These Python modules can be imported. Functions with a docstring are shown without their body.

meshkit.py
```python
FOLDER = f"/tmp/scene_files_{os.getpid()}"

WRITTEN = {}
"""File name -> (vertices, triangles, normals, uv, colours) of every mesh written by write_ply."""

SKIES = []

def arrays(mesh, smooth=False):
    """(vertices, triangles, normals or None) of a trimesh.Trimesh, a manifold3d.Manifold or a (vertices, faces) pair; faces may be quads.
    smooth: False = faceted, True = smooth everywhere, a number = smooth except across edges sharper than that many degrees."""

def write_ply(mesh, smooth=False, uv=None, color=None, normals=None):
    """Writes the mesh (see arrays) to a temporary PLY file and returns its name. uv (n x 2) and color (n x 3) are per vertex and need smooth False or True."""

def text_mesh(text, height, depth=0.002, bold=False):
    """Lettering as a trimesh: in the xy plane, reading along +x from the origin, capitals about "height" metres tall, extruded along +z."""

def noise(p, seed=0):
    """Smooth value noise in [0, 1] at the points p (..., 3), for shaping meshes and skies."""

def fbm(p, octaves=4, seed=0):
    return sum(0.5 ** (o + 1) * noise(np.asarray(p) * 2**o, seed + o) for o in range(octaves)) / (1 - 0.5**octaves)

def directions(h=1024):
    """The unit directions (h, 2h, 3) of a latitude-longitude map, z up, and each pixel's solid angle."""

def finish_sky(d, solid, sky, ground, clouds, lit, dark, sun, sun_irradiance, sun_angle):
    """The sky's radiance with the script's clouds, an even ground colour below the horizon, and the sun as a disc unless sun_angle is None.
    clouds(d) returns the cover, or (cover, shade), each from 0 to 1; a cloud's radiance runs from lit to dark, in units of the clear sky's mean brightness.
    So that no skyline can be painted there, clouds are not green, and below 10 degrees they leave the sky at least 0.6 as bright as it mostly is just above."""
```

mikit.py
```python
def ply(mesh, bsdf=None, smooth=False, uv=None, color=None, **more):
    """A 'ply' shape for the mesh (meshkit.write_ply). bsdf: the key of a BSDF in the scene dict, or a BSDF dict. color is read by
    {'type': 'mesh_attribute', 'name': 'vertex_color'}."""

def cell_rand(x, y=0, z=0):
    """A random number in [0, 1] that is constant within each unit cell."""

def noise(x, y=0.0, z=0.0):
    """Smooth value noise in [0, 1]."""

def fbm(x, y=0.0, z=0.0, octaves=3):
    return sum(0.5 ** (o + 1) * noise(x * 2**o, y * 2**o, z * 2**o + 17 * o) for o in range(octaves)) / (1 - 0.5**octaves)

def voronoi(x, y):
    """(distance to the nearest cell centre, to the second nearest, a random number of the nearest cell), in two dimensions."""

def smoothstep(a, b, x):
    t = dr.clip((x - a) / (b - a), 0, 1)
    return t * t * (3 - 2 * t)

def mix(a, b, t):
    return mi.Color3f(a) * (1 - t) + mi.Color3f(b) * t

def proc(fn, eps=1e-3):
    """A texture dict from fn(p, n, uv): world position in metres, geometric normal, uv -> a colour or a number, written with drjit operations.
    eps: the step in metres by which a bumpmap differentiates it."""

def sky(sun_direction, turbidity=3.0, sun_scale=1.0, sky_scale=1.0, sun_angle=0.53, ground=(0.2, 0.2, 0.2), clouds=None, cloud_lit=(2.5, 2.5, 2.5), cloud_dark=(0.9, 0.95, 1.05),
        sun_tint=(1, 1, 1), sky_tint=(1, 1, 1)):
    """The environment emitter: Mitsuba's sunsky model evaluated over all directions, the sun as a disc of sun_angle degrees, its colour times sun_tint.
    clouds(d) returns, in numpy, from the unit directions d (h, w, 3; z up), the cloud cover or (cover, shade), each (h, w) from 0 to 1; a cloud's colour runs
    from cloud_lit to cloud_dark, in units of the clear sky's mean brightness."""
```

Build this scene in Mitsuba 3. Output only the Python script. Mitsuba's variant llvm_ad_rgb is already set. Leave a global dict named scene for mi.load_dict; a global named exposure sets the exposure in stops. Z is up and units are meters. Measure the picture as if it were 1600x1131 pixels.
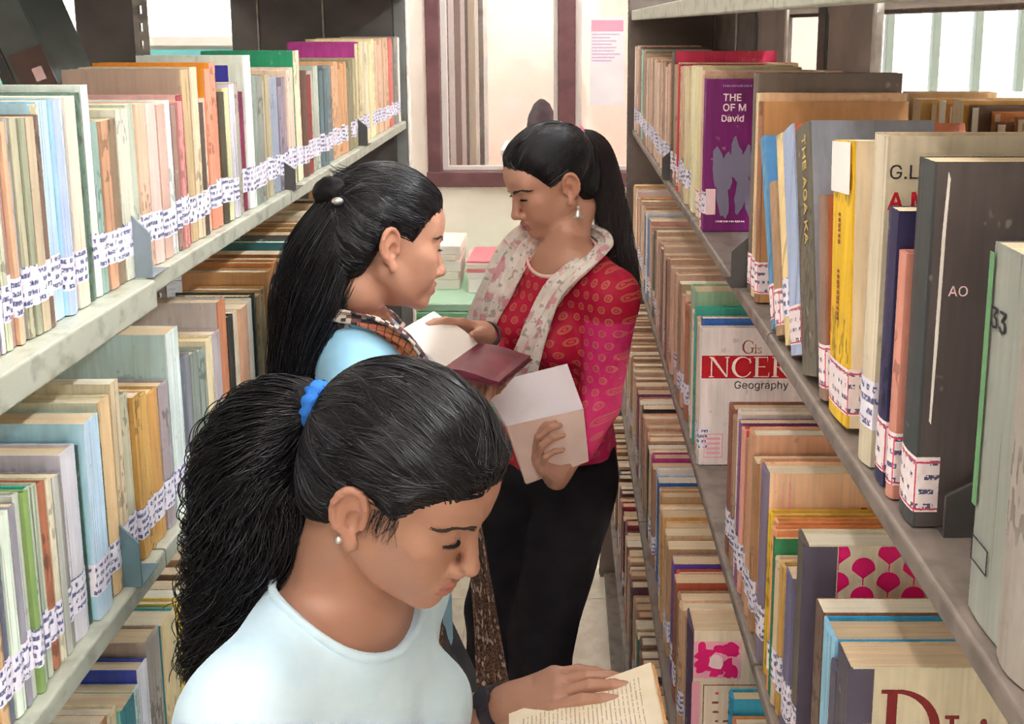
import math, random, os, numpy as np, trimesh, mitsuba as mi, drjit as dr, mikit, meshkit
import manifold3d as m3
from mikit import proc, noise, fbm, cell_rand, smoothstep, mix
T = mi.ScalarTransform4f
scene, labels = {'type': 'scene'}, {}
PI = math.pi

# ------------------------------------------------------------------ camera, sky, lamps, exposure
CAM_H, CAM_PITCH, FOCAL = 1.80, math.radians(10.0), 1600.0
scene['camera'] = {'type': 'perspective', 'fov': 2 * math.degrees(math.atan(800.0 / FOCAL)), 'fov_axis': 'x', 'near_clip': 0.02, 'far_clip': 200.0,
    'principal_point_offset_x': -80.0 / 1600.0, 'principal_point_offset_y': (565.5 - 322.1) / 1131.0,
    'to_world': T().look_at(origin=[0, 0, CAM_H], target=[0, math.cos(CAM_PITCH), CAM_H - math.sin(CAM_PITCH)], up=[0, 0, 1])}
scene['sky'] = mikit.sky([0.3, -0.7, 0.6], turbidity=4.0, sun_scale=0.0, sky_scale=14.0, ground=(0.45, 0.45, 0.43),
    clouds=lambda d: np.full(d.shape[:2], 0.8), cloud_lit=(1.5, 1.5, 1.5), cloud_dark=(1.2, 1.2, 1.2))
exposure = 0.87
COOL, WARM = (0.93, 1.0, 1.03), (1.0, 0.95, 0.92)
TUBES = [(0.98, 0.55, 70, COOL, 'above the near half of the right rack'), (0.98, 2.1, 60, COOL, 'above the far half of the right rack'), (-0.32, 0.1, 26, WARM, 'above the near half of the left rack'), (-0.32, 3.3, 22, WARM, 'above the desk end of the left rack'), (0.1, -1.2, 44, WARM, 'behind the viewer'), (-1.7, 1.5, 16, COOL, 'towards the left wall'), (2.1, 1.5, 10, WARM, 'towards the right wall')]   # x, y, radiance, tint of each ceiling tube lamp

# ------------------------------------------------------------------ helpers
_count = {}
def key_for(name, parent=None):
    k = (parent + '__' if parent else '') + name
    n = _count.get(k, 0); _count[k] = n + 1
    return k if n == 0 else f'{k}_{n:03d}'
def add(name, mesh, mat, parent=None, smooth=False, uv=None, color=None, **more):
    k = key_for(name, parent)
    scene[k] = mikit.ply(mesh, mat, smooth=smooth, uv=uv, color=color, **more)
    return k
def tag(k, label=None, cat=None, group=None, kind=None):
    d = labels.setdefault(k, {})
    for a, b in (('label', label), ('category', cat), ('group', group), ('kind', kind)):
        if b: d[a] = b
    return k
def thing(name, label, cat, group=None):
    return tag(key_for(name), label, cat, group)
def box(x0, x1, y0, y1, z0, z1):
    m = trimesh.creation.box((x1 - x0, y1 - y0, z1 - z0)); m.apply_translation(((x0 + x1) / 2, (y0 + y1) / 2, (z0 + z1) / 2)); return m
def cbox(x0, x1, y0, y1, z0, z1, b=0.002):
    """box with bevelled edges"""
    pts = []
    for sx, x in ((1, x0), (-1, x1)):
        for sy, y in ((1, y0), (-1, y1)):
            for sz, z in ((1, z0), (-1, z1)):
                pts += [(x + sx * b, y + sy * b, z), (x + sx * b, y, z + sz * b), (x, y + sy * b, z + sz * b)]
    return trimesh.convex.convex_hull(np.array(pts))
def cat(ms): return trimesh.util.concatenate(ms)
def cyl(p, q, r, n=16):
    return trimesh.creation.cylinder(radius=r, segment=[p, q], sections=n)
def srgb(h):
    c = np.array([int(h[i:i + 2], 16) for i in (0, 2, 4)]) / 255.0
    return np.where(c <= 0.04045, c / 12.92, ((c + 0.055) / 1.055) ** 2.4)
def rgb(h): return {'type': 'rgb', 'value': [float(x) for x in (srgb(h) if isinstance(h, str) else h)]}
def mat(name, color, rough=0.6, spec=0.4, **kw):
    scene[name] = {'type': 'twosided', 'bsdf': {'type': 'principled', 'base_color': color if isinstance(color, dict) else rgb(color), 'roughness': rough, 'specular': spec, **kw}}
    return name
def C3(h): return mi.Color3f(*[float(x) for x in srgb(h)])
# ------------------------------------------------------------------ materials
def _wear(base, dark, sc, lo=0.35, hi=0.7):
    b, d = srgb(base), srgb(dark)
    def fn(p, n, uv):
        f = fbm(p.x * sc, p.y * sc, p.z * sc, 4)
        return mix([float(x) for x in b], [float(x) for x in d], smoothstep(lo, hi, f) * 0.8)
    return proc(fn)
mat('wall_paint', _wear('f3e9df', 'e6d8cb', 3.0), 0.8, 0.2)
mat('white_paint', _wear('f6f3ee', 'ebe4dc', 3.0), 0.8, 0.2)
mat('ceiling_paint', 'f4f2ee', 0.9, 0.1)
mat('brown_wood', _wear('6b474b', '54363a', 9.0), 0.45, 0.4)
mat('rack_dark', _wear('4a4644', '3b3735', 12.0), 0.5, 0.4)
mat('rack_brown', _wear('6d615b', '5a4f4a', 10.0), 0.45, 0.4)
mat('rack_mauve', _wear('a3948e', '8f807a', 10.0), 0.5, 0.4)
mat('rack_lip', _wear('9fa193', '7f8074', 60.0, 0.45, 0.8), 0.45, 0.5)
mat('rack_lip_dark', _wear('746a63', '584f49', 50.0, 0.4, 0.75), 0.45, 0.5)
mat('post_steel', _wear('8f8a86', '6b6662', 40.0), 0.4, 0.5)
mat('post_white', _wear('e9e4de', 'cbc4bd', 30.0), 0.5, 0.4)
mat('bookend_grey', _wear('74818a', '5f6a72', 14.0), 0.45, 0.5)
mat('bookend_teal', _wear('4f6a72', '44575f', 14.0), 0.45, 0.5)
mat('bookend_dark', _wear('3f3d3c', '2c2a29', 14.0), 0.45, 0.5)
mat('teal_paint', _wear('6fc3d6', '7fd0cf', 4.0), 0.6, 0.3)
mat('mint_paint', _wear('b9d8cb', 'a9cdbf', 8.0), 0.7, 0.3)
mat('green_paint', _wear('8cc7a2', '7dbb93', 5.0), 0.4, 0.5)
mat('green_top', _wear('b5e0c5', 'a8d6b8', 5.0), 0.35, 0.5)
mat('alum_white', 'e9e2de', 0.4, 0.5)
mat('paper_white', 'f4f0ea', 0.8, 0.2)
mat('paper_cream', _wear('efe2c8', 'e4d3b4', 30.0), 0.8, 0.2)
mat('paper_lilac', _wear('f2eef6', 'eae6f0', 8.0), 0.6, 0.3)
mat('paper_pink', _wear('ecd3c9', 'e2c4b8', 12.0), 0.6, 0.3)
mat('gold_metal', 'c9a35a', 0.3, 0.5, metallic=0.9)
mat('silver_metal', 'd8d4cc', 0.25, 0.6, metallic=0.85)
def _floor(p, n, uv):
    g = fbm(p.x * 40, p.y * 40, 0.0, 3)
    c = mix(srgb('f0e6d8').tolist(), srgb('e2d3c1').tolist(), smoothstep(0.3, 0.75, g) * 0.7)
    tx = dr.abs(p.x / 0.6 - dr.floor(p.x / 0.6) - 0.5); ty = dr.abs(p.y / 0.6 - dr.floor(p.y / 0.6) - 0.5)
    return c
mat('floor_tile', proc(_floor), 0.18, 0.5)
mat('floor_joint', 'c9bcab', 0.7, 0.2)
scene['window_glass'] = {'type': 'thindielectric', 'int_ior': 1.5}
# books: the colour of a board or spine is packed in uv.x, a seed in uv.y
def enc(h):
    q = [int(round(int(h[i:i + 2], 16) / 255 * 63)) for i in (0, 2, 4)]
    return q[0] * 4096 + q[1] * 64 + q[2] + 0.5
def _lin(c): return dr.select(c < 0.04045, c / 12.92, dr.power((c + 0.055) / 1.055, 2.4))
def _decode(u):
    k = dr.floor(u); r = dr.floor(k / 4096); k = k - r * 4096; g = dr.floor(k / 64); b = k - g * 64
    return mi.Color3f(_lin(r / 63), _lin(g / 63), _lin(b / 63))
def _cover(p, n, uv):
    c, s = _decode(uv.x), dr.floor(uv.y * 100 + 0.5)
    big = fbm(p.x * 22 + s * 3.7, p.y * 22 + s * 1.3, p.z * 9, 3)
    streak = noise(p.x * 160 + s, p.y * 160, p.z * 14)
    speck = smoothstep(0.74, 0.82, fbm(p.x * 90 + s * 5, p.y * 90, p.z * 60, 3))
    fine = noise(p.x * 420 + s, p.y * 420, p.z * 22)
    k = 0.84 + 0.26 * big + 0.20 * (streak - 0.5) + 0.16 * (fine - 0.5)
    spine = smoothstep(0.7, 0.9, dr.abs(n.x))
    zz = p.z - 0.37 * dr.floor(p.z / 0.37)
    ink = smoothstep(0.56, 0.62, fbm(p.y * 260 + s * 9, p.z * 95, s, 2)) * smoothstep(0.68, 0.72, noise(p.z * 13 + s * 3.3, s * 1.7)) * spine
    crease = smoothstep(0.80, 0.86, noise(p.y * 520 + s * 5, p.z * 7 + s)) * spine
    k = k * (1 - 0.45 * ink) * (1 - 0.35 * crease)
    lum = mi.luminance(c)
    worn = mix([0.62, 0.56, 0.46], [0.25, 0.2, 0.16], dr.select(lum > 0.25, 1.0, 0.0))
    return dr.minimum(c * k * (1 - 0.3 * speck) + worn * 0.25 * speck, 0.92)
mat('book_cover', proc(_cover), 0.42, 0.45)
mat('book_cover_gloss', proc(_cover), 0.2, 0.5)
def _pages(p, n, uv):
    c = _decode(uv.x); s = dr.floor(uv.y * 100 + 0.5)
    k = 0.72 + 0.3 * noise(p.x * 25 + s, p.y * 1400, p.z * 25) + 0.14 * (fbm(p.x * 15, p.y * 15 + s, p.z * 15, 2) - 0.5)
    return dr.minimum(c * k, 0.9)
mat('book_pages', proc(_pages), 0.9, 0.1)
# call-number stickers: uv in millimetres plus 100 per sticker
def _sticker(p, n, uv):
    sid = dr.floor(uv.x / 100); u = uv.x - sid * 100; v = uv.y
    row = dr.floor(v / 8.6); fr = v / 8.6 - row
    col = dr.floor(u / 3.7 + row * 0.37)
    fc = u / 3.7 + row * 0.37 - col
    ink = (fr > 0.22) & (fr < 0.74) & (cell_rand(col, row, sid) > 0.36) & (fc > 0.08) & (v > 1.0)
    blob = noise(u * 0.7, v * 0.7, sid * 3.1) > 0.36
    c = mix(srgb('f1ecf4').tolist(), srgb('e2dcec').tolist(), noise(u * 0.2, v * 0.2, sid))
    return dr.select(ink & blob, mi.Color3f(0.075, 0.085, 0.19), c)
mat('call_sticker', proc(_sticker), 0.45, 0.4)
def _sticker_red(p, n, uv):
    sid = dr.floor(uv.x / 100); u = uv.x - sid * 100; v = uv.y - 0.0
    row = dr.floor(v / 9.5); fr = v / 9.5 - row
    col = dr.floor(u / 3.1); fc = u / 3.1 - col
    ink = (fr > 0.25) & (fr < 0.6) & (cell_rand(col, row, sid) > 0.5) & (noise(u, v, sid) > 0.35)
    c = mix(srgb('f6ebea').tolist(), srgb('ead9dc').tolist(), noise(u * 0.3, v * 0.3, sid))
    c = dr.select(ink, mi.Color3f(0.09, 0.08, 0.16), c)
    wob = 0.5 * noise(u * 0.7, v * 0.7)
    edge = ((v > 1.0 + wob) & (v < 2.2 + wob)) | ((v > 32.0 + wob) & (v < 33.4 + wob)) | ((u > 14.5) & (u < 15.8))
    return dr.select(edge & (v < 33.4 + wob), mi.Color3f(0.55, 0.06, 0.12), c)
mat('call_sticker_red', proc(_sticker_red), 0.45, 0.4)
mat('ink_dark', '2c2a30', 0.7, 0.2)
mat('ink_red', 'b3202c', 0.6, 0.3)
mat('ink_maroon', '6d1f22', 0.6, 0.3)
mat('ink_white', 'f6e6e6', 0.6, 0.3)
mat('ink_gold', 'c9ab6a', 0.6, 0.3)
mat('ink_lilac', '9a86b2', 0.6, 0.3)
# ------------------------------------------------------------------ the room
YB = 4.42                                             # far wall
ZC = 2.95
XW0, XW1, YF = -2.7, 2.6, -2.2
def struct(name, mesh, m, label=None, **kw):
    k = add(name, mesh, m, **kw); tag(k, label, kind='structure'); return k
struct('floor', box(XW0, XW1, YF, YB, -0.06, -0.004), 'floor_joint', 'polished cream tiled library floor')
TS = 0.6
for i in range(-3, 4):
    for j in range(-1, 8):
        if -1 <= i <= 1 and j >= 0:
            add('tile', cbox(i * TS - 0.3 + 0.0012, i * TS + 0.3 - 0.0012, j * TS + 0.0012, min(YB, j * TS + TS) - 0.0012, -0.012, 0.0, 0.0008), 'floor_tile', 'floor')
for a in ((XW0, -0.9, YF, YB), (0.9, XW1, YF, YB), (-0.9, 0.9, YF, 0.0)):
    scene[key_for('paving', 'floor')] = mikit.ply(box(a[0], a[1], a[2], a[3], -0.012, 0.0), 'floor_tile')
struct('ceiling', box(XW0, XW1, YF, YB, ZC, ZC + 0.06), 'ceiling_paint', 'plain white ceiling')
struct('wall_left', box(XW0 - 0.1, XW0, YF, YB, 0, ZC), 'white_paint', 'white side wall')
struct('wall_right', box(XW1, XW1 + 0.1, YF, YB, 0, ZC), 'white_paint', 'white side wall')
struct('wall_front', box(XW0, XW1, YF - 0.1, YF, 0, ZC), 'white_paint', 'white wall behind the viewer')
# openings of the far wall: x0, x1, z0, z1
OPEN = [(-2.35, -1.30, 1.735, 2.55), (-0.585, 0.80, 1.115, 2.5), (1.22, 2.45, 1.50, 2.55)]
def wall_with(opens, x0, x1, z0, z1, ya, yb):
    xs = sorted({x0, x1, *[v for o in opens for v in o[:2]]})
    ms = []
    for a, b in zip(xs, xs[1:]):
        o = [q for q in opens if q[0] < (a + b) / 2 < q[1]]
        if o: ms += [box(a, b, ya, yb, z0, o[0][2]), box(a, b, ya, yb, o[0][3], z1)]
        else: ms.append(box(a, b, ya, yb, z0, z1))
    return cat(ms)
struct('wall_back', wall_with(OPEN, XW0, XW1, 0, ZC, YB, YB + 0.14), 'wall_paint', 'cream painted end wall with brown framed window')
struct('baseboard_back', cbox(XW0, XW1, YB - 0.012, YB, 0.0, 0.055, 0.003), 'brown_wood', 'dark skirting along the end wall')
# window_1: brown frame over the green desk, looking into the next room
w = 'window_1'; _count[w] = 1; tag(w, 'brown wooden framed window above the green desk', kind='structure')
o = OPEN[1]; fy0, fy1 = YB - 0.03, YB + 0.09
def part(n, m, mt, p, **kw): return add(n, m, mt, p, **kw)
part('jamb', cbox(o[0], o[0] + 0.058, fy0, fy1, o[2], o[3], 0.004), 'brown_wood', w)
part('jamb', cbox(o[1] - 0.058, o[1], fy0, fy1, o[2], o[3], 0.004), 'brown_wood', w)
part('sill', cbox(o[0] - 0.005, o[1] + 0.005, fy0 - 0.012, fy1, o[2] - 0.004, o[2] + 0.062, 0.004), 'brown_wood', w)
part('head', cbox(o[0], o[1], fy0, fy1, o[3] - 0.06, o[3], 0.004), 'brown_wood', w)
part('mullion', cbox(-0.022, 0.052, fy0, fy1, o[2] + 0.06, o[3] - 0.06, 0.004), 'brown_wood', w)
for a, b in ((o[0] + 0.058, -0.022), (0.052, o[1] - 0.058)):
    z0, z1, yy = o[2] + 0.062, o[3] - 0.06, YB + 0.03
    part('sash', cbox(a, a + 0.028, yy - 0.012, yy + 0.012, z0, z1, 0.002), 'alum_white', w, )
    part('sash', cbox(b - 0.02, b, yy - 0.012, yy + 0.012, z0, z1, 0.002), 'alum_white', w)
    part('sash', cbox(a, b, yy - 0.012, yy + 0.012, z0, z0 + 0.02, 0.002), 'alum_white', w)
    part('pane', box(a + 0.02, b - 0.018, yy - 0.001, yy + 0.001, z0 + 0.018, z1), 'window_glass', w)
part('sash', cbox(-0.345, -0.328, YB + 0.045, YB + 0.07, o[2] + 0.062, o[3] - 0.06, 0.002), 'alum_white', w)
# two bright outside windows further along the end wall
for wn, oo, bars in (('window_2', OPEN[0], (-1.83, )), ('window_3', OPEN[2], (1.40, 1.60, 1.78, 1.97, 2.2))):
    _count[wn] = 1; tag(wn, 'bright daylight window seen over the books', kind='structure')
    for a, b in ((oo[0], oo[0] + 0.04), (oo[1] - 0.04, oo[1])):
        part('jamb', cbox(a, b, YB - 0.01, YB + 0.08, oo[2], oo[3], 0.003), 'post_steel', wn)
    part('sill', cbox(oo[0], oo[1], YB - 0.04, YB + 0.09, oo[2] - 0.02, oo[2] + 0.02, 0.003), 'paper_white', wn)
    part('head', cbox(oo[0], oo[1], YB - 0.01, YB + 0.08, oo[3] - 0.04, oo[3], 0.003), 'post_steel', wn)
    xs = [oo[0] + 0.04, *bars, oo[1] - 0.04]
    for b in bars:
        part('mullion', cbox(b - 0.016, b + 0.016, YB + 0.02, YB + 0.06, oo[2] + 0.02, oo[3] - 0.04, 0.003), 'mullion_grey', wn)
    for a, b in zip(xs, xs[1:]):
        part('pane', box(a + 0.016, b - 0.016, YB + 0.039, YB + 0.041, oo[2] + 0.02, oo[3] - 0.04), 'window_glass', wn)
mat('mullion_grey', '8c9a90', 0.5, 0.4)
tag(add('wall_panel', cbox(-2.4, -1.4, YB - 0.03, YB - 0.002, 0.9, 1.70, 0.004), 'teal_paint'), 'teal painted panel below the bright window, seen past the left rack', 'wall panel')
# the next room behind window_1
NY = YB + 1.75
struct('wall_1', cat([box(-1.15, 1.15, NY, NY + 0.08, 0, ZC), box(-1.2, -1.15, YB + 0.14, NY, 0, ZC), box(1.15, 1.2, YB + 0.14, NY, 0, ZC)]), 'blush_wall', 'blush walls of the next room seen through the window')
mat('blush_wall', _wear('faf1ec', 'f7ebe4', 2.0), 0.8, 0.2)
struct('floor_1', box(-1.2, 1.2, YB + 0.14, NY, -0.06, 0), 'floor_tile', 'floor of the next room')
struct('ceiling_1', box(-1.2, 1.2, YB + 0.14, NY, ZC, ZC + 0.06), 'ceiling_paint', 'ceiling of the next room')
t = thing('vertical_blind', 'white, grey and brown vertical blind strips behind the left window pane', 'blind')
rs = random.Random(3)
for i, (c, wd) in enumerate((('f2e6e2', 20), ('8d8380', 14), ('f6efec', 22), ('a4908a', 22), ('efe5e0', 16), ('8b7f7b', 10), ('d8cbb9', 26), ('efe9e2', 12), ('7c716d', 30))):
    x = -0.555 + sum(q for q in (20, 14, 22, 22, 16, 10, 26, 12, 30)[:i]) * 0.00125
    nm = f'blind_{c}'
    if nm not in scene: mat(nm, c, 0.6, 0.3)
    b = cbox(x, x + wd * 0.00122, YB + 0.20, YB + 0.206, 1.0, 2.6, 0.001)
    b.apply_transform(trimesh.transformations.rotation_matrix(rs.uniform(-0.25, 0.25), (0, 0, 1), (x, YB + 0.2, 0)))
    add('strip', b, nm, t)
prof = np.array([(0, 0), (0.075, 0.0), (0.078, 0.08), (0.066, 0.15), (0.04, 0.205), (0.015, 0.228), (0, 0.232)])
m = trimesh.creation.revolve(prof, sections=28); m.apply_scale((1.0, 0.6, 1.0)); m.apply_translation((-0.105, YB + 0.62, 1.215))
tag(add('peaked_bundle', m, 'slate_cloth', smooth=50), 'dark grey peaked shape standing behind the middle window pane', 'object')
mat('slate_cloth', _wear('4c4c54', '3a3a40', 20.0), 0.7, 0.2)
tag(add('side_table', cat([cbox(-0.30, 0.10, YB + 0.45, YB + 0.85, 1.185, 1.215, 0.003), *[box(a, a + 0.03, b, b + 0.03, 0, 1.185) for a in (-0.29, 0.06) for b in (YB + 0.46, YB + 0.81)]]), 'alum_white'), 'white stand behind the window that carries the dark peaked shape', 'table')
# notice on the right pane
t = thing('notice', 'white paper notice with pink heading stuck on the right window pane', 'paper notice')
nx0, nx1, nz0, nz1, ny = 0.115, 0.262, 1.46, 1.835, YB + 0.0275
add('sheet', box(nx0, nx1, ny, ny + 0.0006, nz0, nz1), 'paper_lilac', t)
mat('notice_pink', 'f0a9c2', 0.7, 0.2); mat('notice_text', 'd9b9dc', 0.7, 0.2)
add('heading', box(nx0 + 0.006, nx1 - 0.004, ny - 0.0004, ny, nz1 - 0.060, nz1 - 0.012), 'notice_pink', t)
add('print', cat([box(nx0 + 0.008, nx1 - 0.01 - 0.05 * rs.random(), ny - 0.0004, ny, nz1 - 0.075 - i * 0.014, nz1 - 0.069 - i * 0.014) for i in range(9)]), 'notice_text', t)
# ceiling tube lamps
for x, y, L, tint, where in TUBES:
    t = thing('tube_lamp', f'white ceiling tube lamp {where}', 'lamp', 'ceiling tube lamps')
    add('housing', cbox(x - 0.05, x + 0.05, y - 0.62, y + 0.62, ZC - 0.05, ZC, 0.006), 'alum_white', t)
    add('tube', cyl((x, y - 0.6, ZC - 0.085), (x, y + 0.6, ZC - 0.085), 0.03, 12), 'alum_white', t, emitter={'type': 'area', 'radiance': {'type': 'rgb', 'value': [L * c for c in tint]}})
t = thing('tube_lamp', 'white ceiling tube lamp in the next room behind the window', 'lamp')
add('tube', cyl((-0.6, YB + 0.7, ZC - 0.06), (0.6, YB + 0.7, ZC - 0.06), 0.03, 12), 'alum_white', t, emitter={'type': 'area', 'radiance': {'type': 'rgb', 'value': [30, 28, 26.5]}})
# green desk with paper piles
t = thing('desk', 'pale green painted desk below the brown window', 'desk')
DX0, DX1, DY0, DY1, DZ = -0.60, 0.02, 3.62, YB - 0.03, 0.80
add('top', cbox(DX0, DX1, DY0, DY1, DZ - 0.03, DZ, 0.004), 'green_top', t)
add('front_panel', cbox(DX0 + 0.02, DX1 - 0.02, DY0 + 0.015, DY0 + 0.035, 0.10, DZ - 0.03, 0.003), 'green_paint', t)
add('edge_strip', cbox(DX0, DX1, DY0 - 0.004, DY0 + 0.012, DZ - 0.052, DZ - 0.032, 0.003), 'green_paint', t)
for x in (DX0 + 0.02, DX1 - 0.05):
    for y in (DY0 + 0.035, DY1 - 0.05):
        add('leg', cbox(x, x + 0.03, y, y + 0.03, 0, DZ - 0.03, 0.003), 'green_paint', t)
PILE = [(-0.50, 3.95, (('f4ede6', 40), ('efe8dc', 30), ('f7f2ee', 45), ('ece3d8', 22), ('f4eee8', 35)), 'white'),
        (-0.27, 3.90, (('f7f1f2', 55), ('f3e9ea', 25), ('ef8f98', 12), ('f6e3df', 24), ('e98b96', 8)), 'pink')]
n_ = 0
for px, py, items, nm in PILE:
    z = DZ
    for i, (c, hh) in enumerate(items):
        mn = f'file_{c}'
        if mn not in scene: mat(mn, c, 0.7, 0.3)
        hh = hh * 0.001; ex = rs.uniform(-0.012, 0.012); a = rs.uniform(-0.05, 0.05)
        mm = cbox(px - 0.10 + ex, px + 0.10 + ex, py - 0.13, py + 0.13, z + 0.0005, z + hh, 0.003)
        mm.apply_transform(trimesh.transformations.rotation_matrix(a, (0, 0, 1), (px, py, 0)))
        side_ = 'pink' if nm == 'pink' else 'white'
        pos = ('lowest', 'second from the bottom', 'middle', 'second from the top', 'topmost')[i]
        tag(add('paper_file', mm, mn), f'paper bundle, {pos} in the {side_} pile on the green desk', 'paper stack', 'paper piles on the green desk')
        z += hh
# ------------------------------------------------------------------ book racks
def lip_profile(x0, x1, z1, th, front, r):
    """shelf board section in xz: flat board with a rounded front lip at x = front side"""
    from shapely.geometry import Polygon, box as sb
    from shapely import union_all
    s = union_all([sb(min(x0, x1), z1 - 0.012, max(x0, x1), z1), sb(min(front, front + (r if front < x0 else -r)), z1 - th, max(front, front + (0.03 if x0 > front else -0.03)), z1)])
    return s.buffer(-0.003).buffer(0.003)
def shelf(parent, xf, xb, y0, y1, z, th, m):
    """one bay's shelf board: a folded steel tray with front lip at x = xf, back at xb"""
    sgn = 1 if xb > xf else -1
    from shapely.geometry import Polygon
    pts = [(xf, z), (xf, z - th), (xf + sgn * 0.012, z - th), (xf + sgn * 0.012, z - 0.012), (xb, z - 0.012), (xb, z)]
    s = Polygon(pts); s = s.buffer(0.004, quad_segs=3).buffer(-0.004).buffer(-0.0035, quad_segs=3).buffer(0.0035, quad_segs=3)
    mm = trimesh.creation.extrude_polygon(s, y1 - y0, engine='earcut')
    mm.apply_transform(np.array([[1, 0, 0, 0], [0, 0, -1, y1], [0, 1, 0, 0], [0, 0, 0, 1.0]]))
    return add('shelf', mm, m, parent, smooth=40)
LZ = [0.12, 0.50, 0.855, 1.178, 1.513, 1.90]
LBAY = [-0.25, 1.146, 1.785, 2.465, 3.13]
LXF, LXB, LX2 = -0.480, -0.715, -1.00
lr = thing('book_rack', 'long dark grey double sided book rack on the left of the aisle', 'book rack')
for z in LZ:
    for a, b in zip(LBAY, LBAY[1:]):
        thick = 0.034 if (a < 1 and z in (1.513,)) else 0.024
        xf = LXF + (0.012 if (a < 1 and z == 1.513) else 0.0)
        shelf(lr, xf, LXB, a + 0.001, b - 0.003, z, thick, 'rack_lip' if z != 1.90 else 'rack_dark')
        shelf(lr, LX2, LXB - 0.01, a + 0.001, b - 0.003, z, 0.024, 'rack_lip_dark')
add('end_panel', cbox(LX2, LXF - 0.034, 3.131, 3.146, 0.0, 2.3, 0.003), 'rack_dark', lr)
add('end_post', cbox(LXF - 0.034, LXF + 0.004, 3.131, 3.175, 0.0, 2.3, 0.004), 'bookend_dark2', lr)
add('edge_strip', cbox(LXF + 0.004, LXF + 0.009, 3.131, 3.175, 0.0, 2.3, 0.001), 'post_white', lr)  # white strip paints the bright highlight along the post edge
mat('bookend_dark2', _wear('6d6f6d', '5c5e5c', 14.0), 0.45, 0.5)
for x in (-0.722, -0.918):
    add('seam_strip', cbox(x - 0.003, x + 0.003, 3.127, 3.131, 0.0, 2.3, 0.001), 'post_steel', lr)
for y in (0.0, 1.80):
    add('back_plate', cbox(-0.845, -0.735, y, y + 0.012, 0, 2.3, 0.003), 'rack_dark', lr)
    # perforated angle post
    pm = m3.Manifold.cube((0.024, 0.004, 2.3)).translate((-0.742, y - 0.004, 0))
    for i in range(76):
        pm = pm - m3.Manifold.cube((0.007, 0.01, 0.014)).translate((-0.7335, y - 0.007, 0.02 + i * 0.03)) if 40 < i < 70 else pm
    add('post', pm, 'post_steel', lr)
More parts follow.
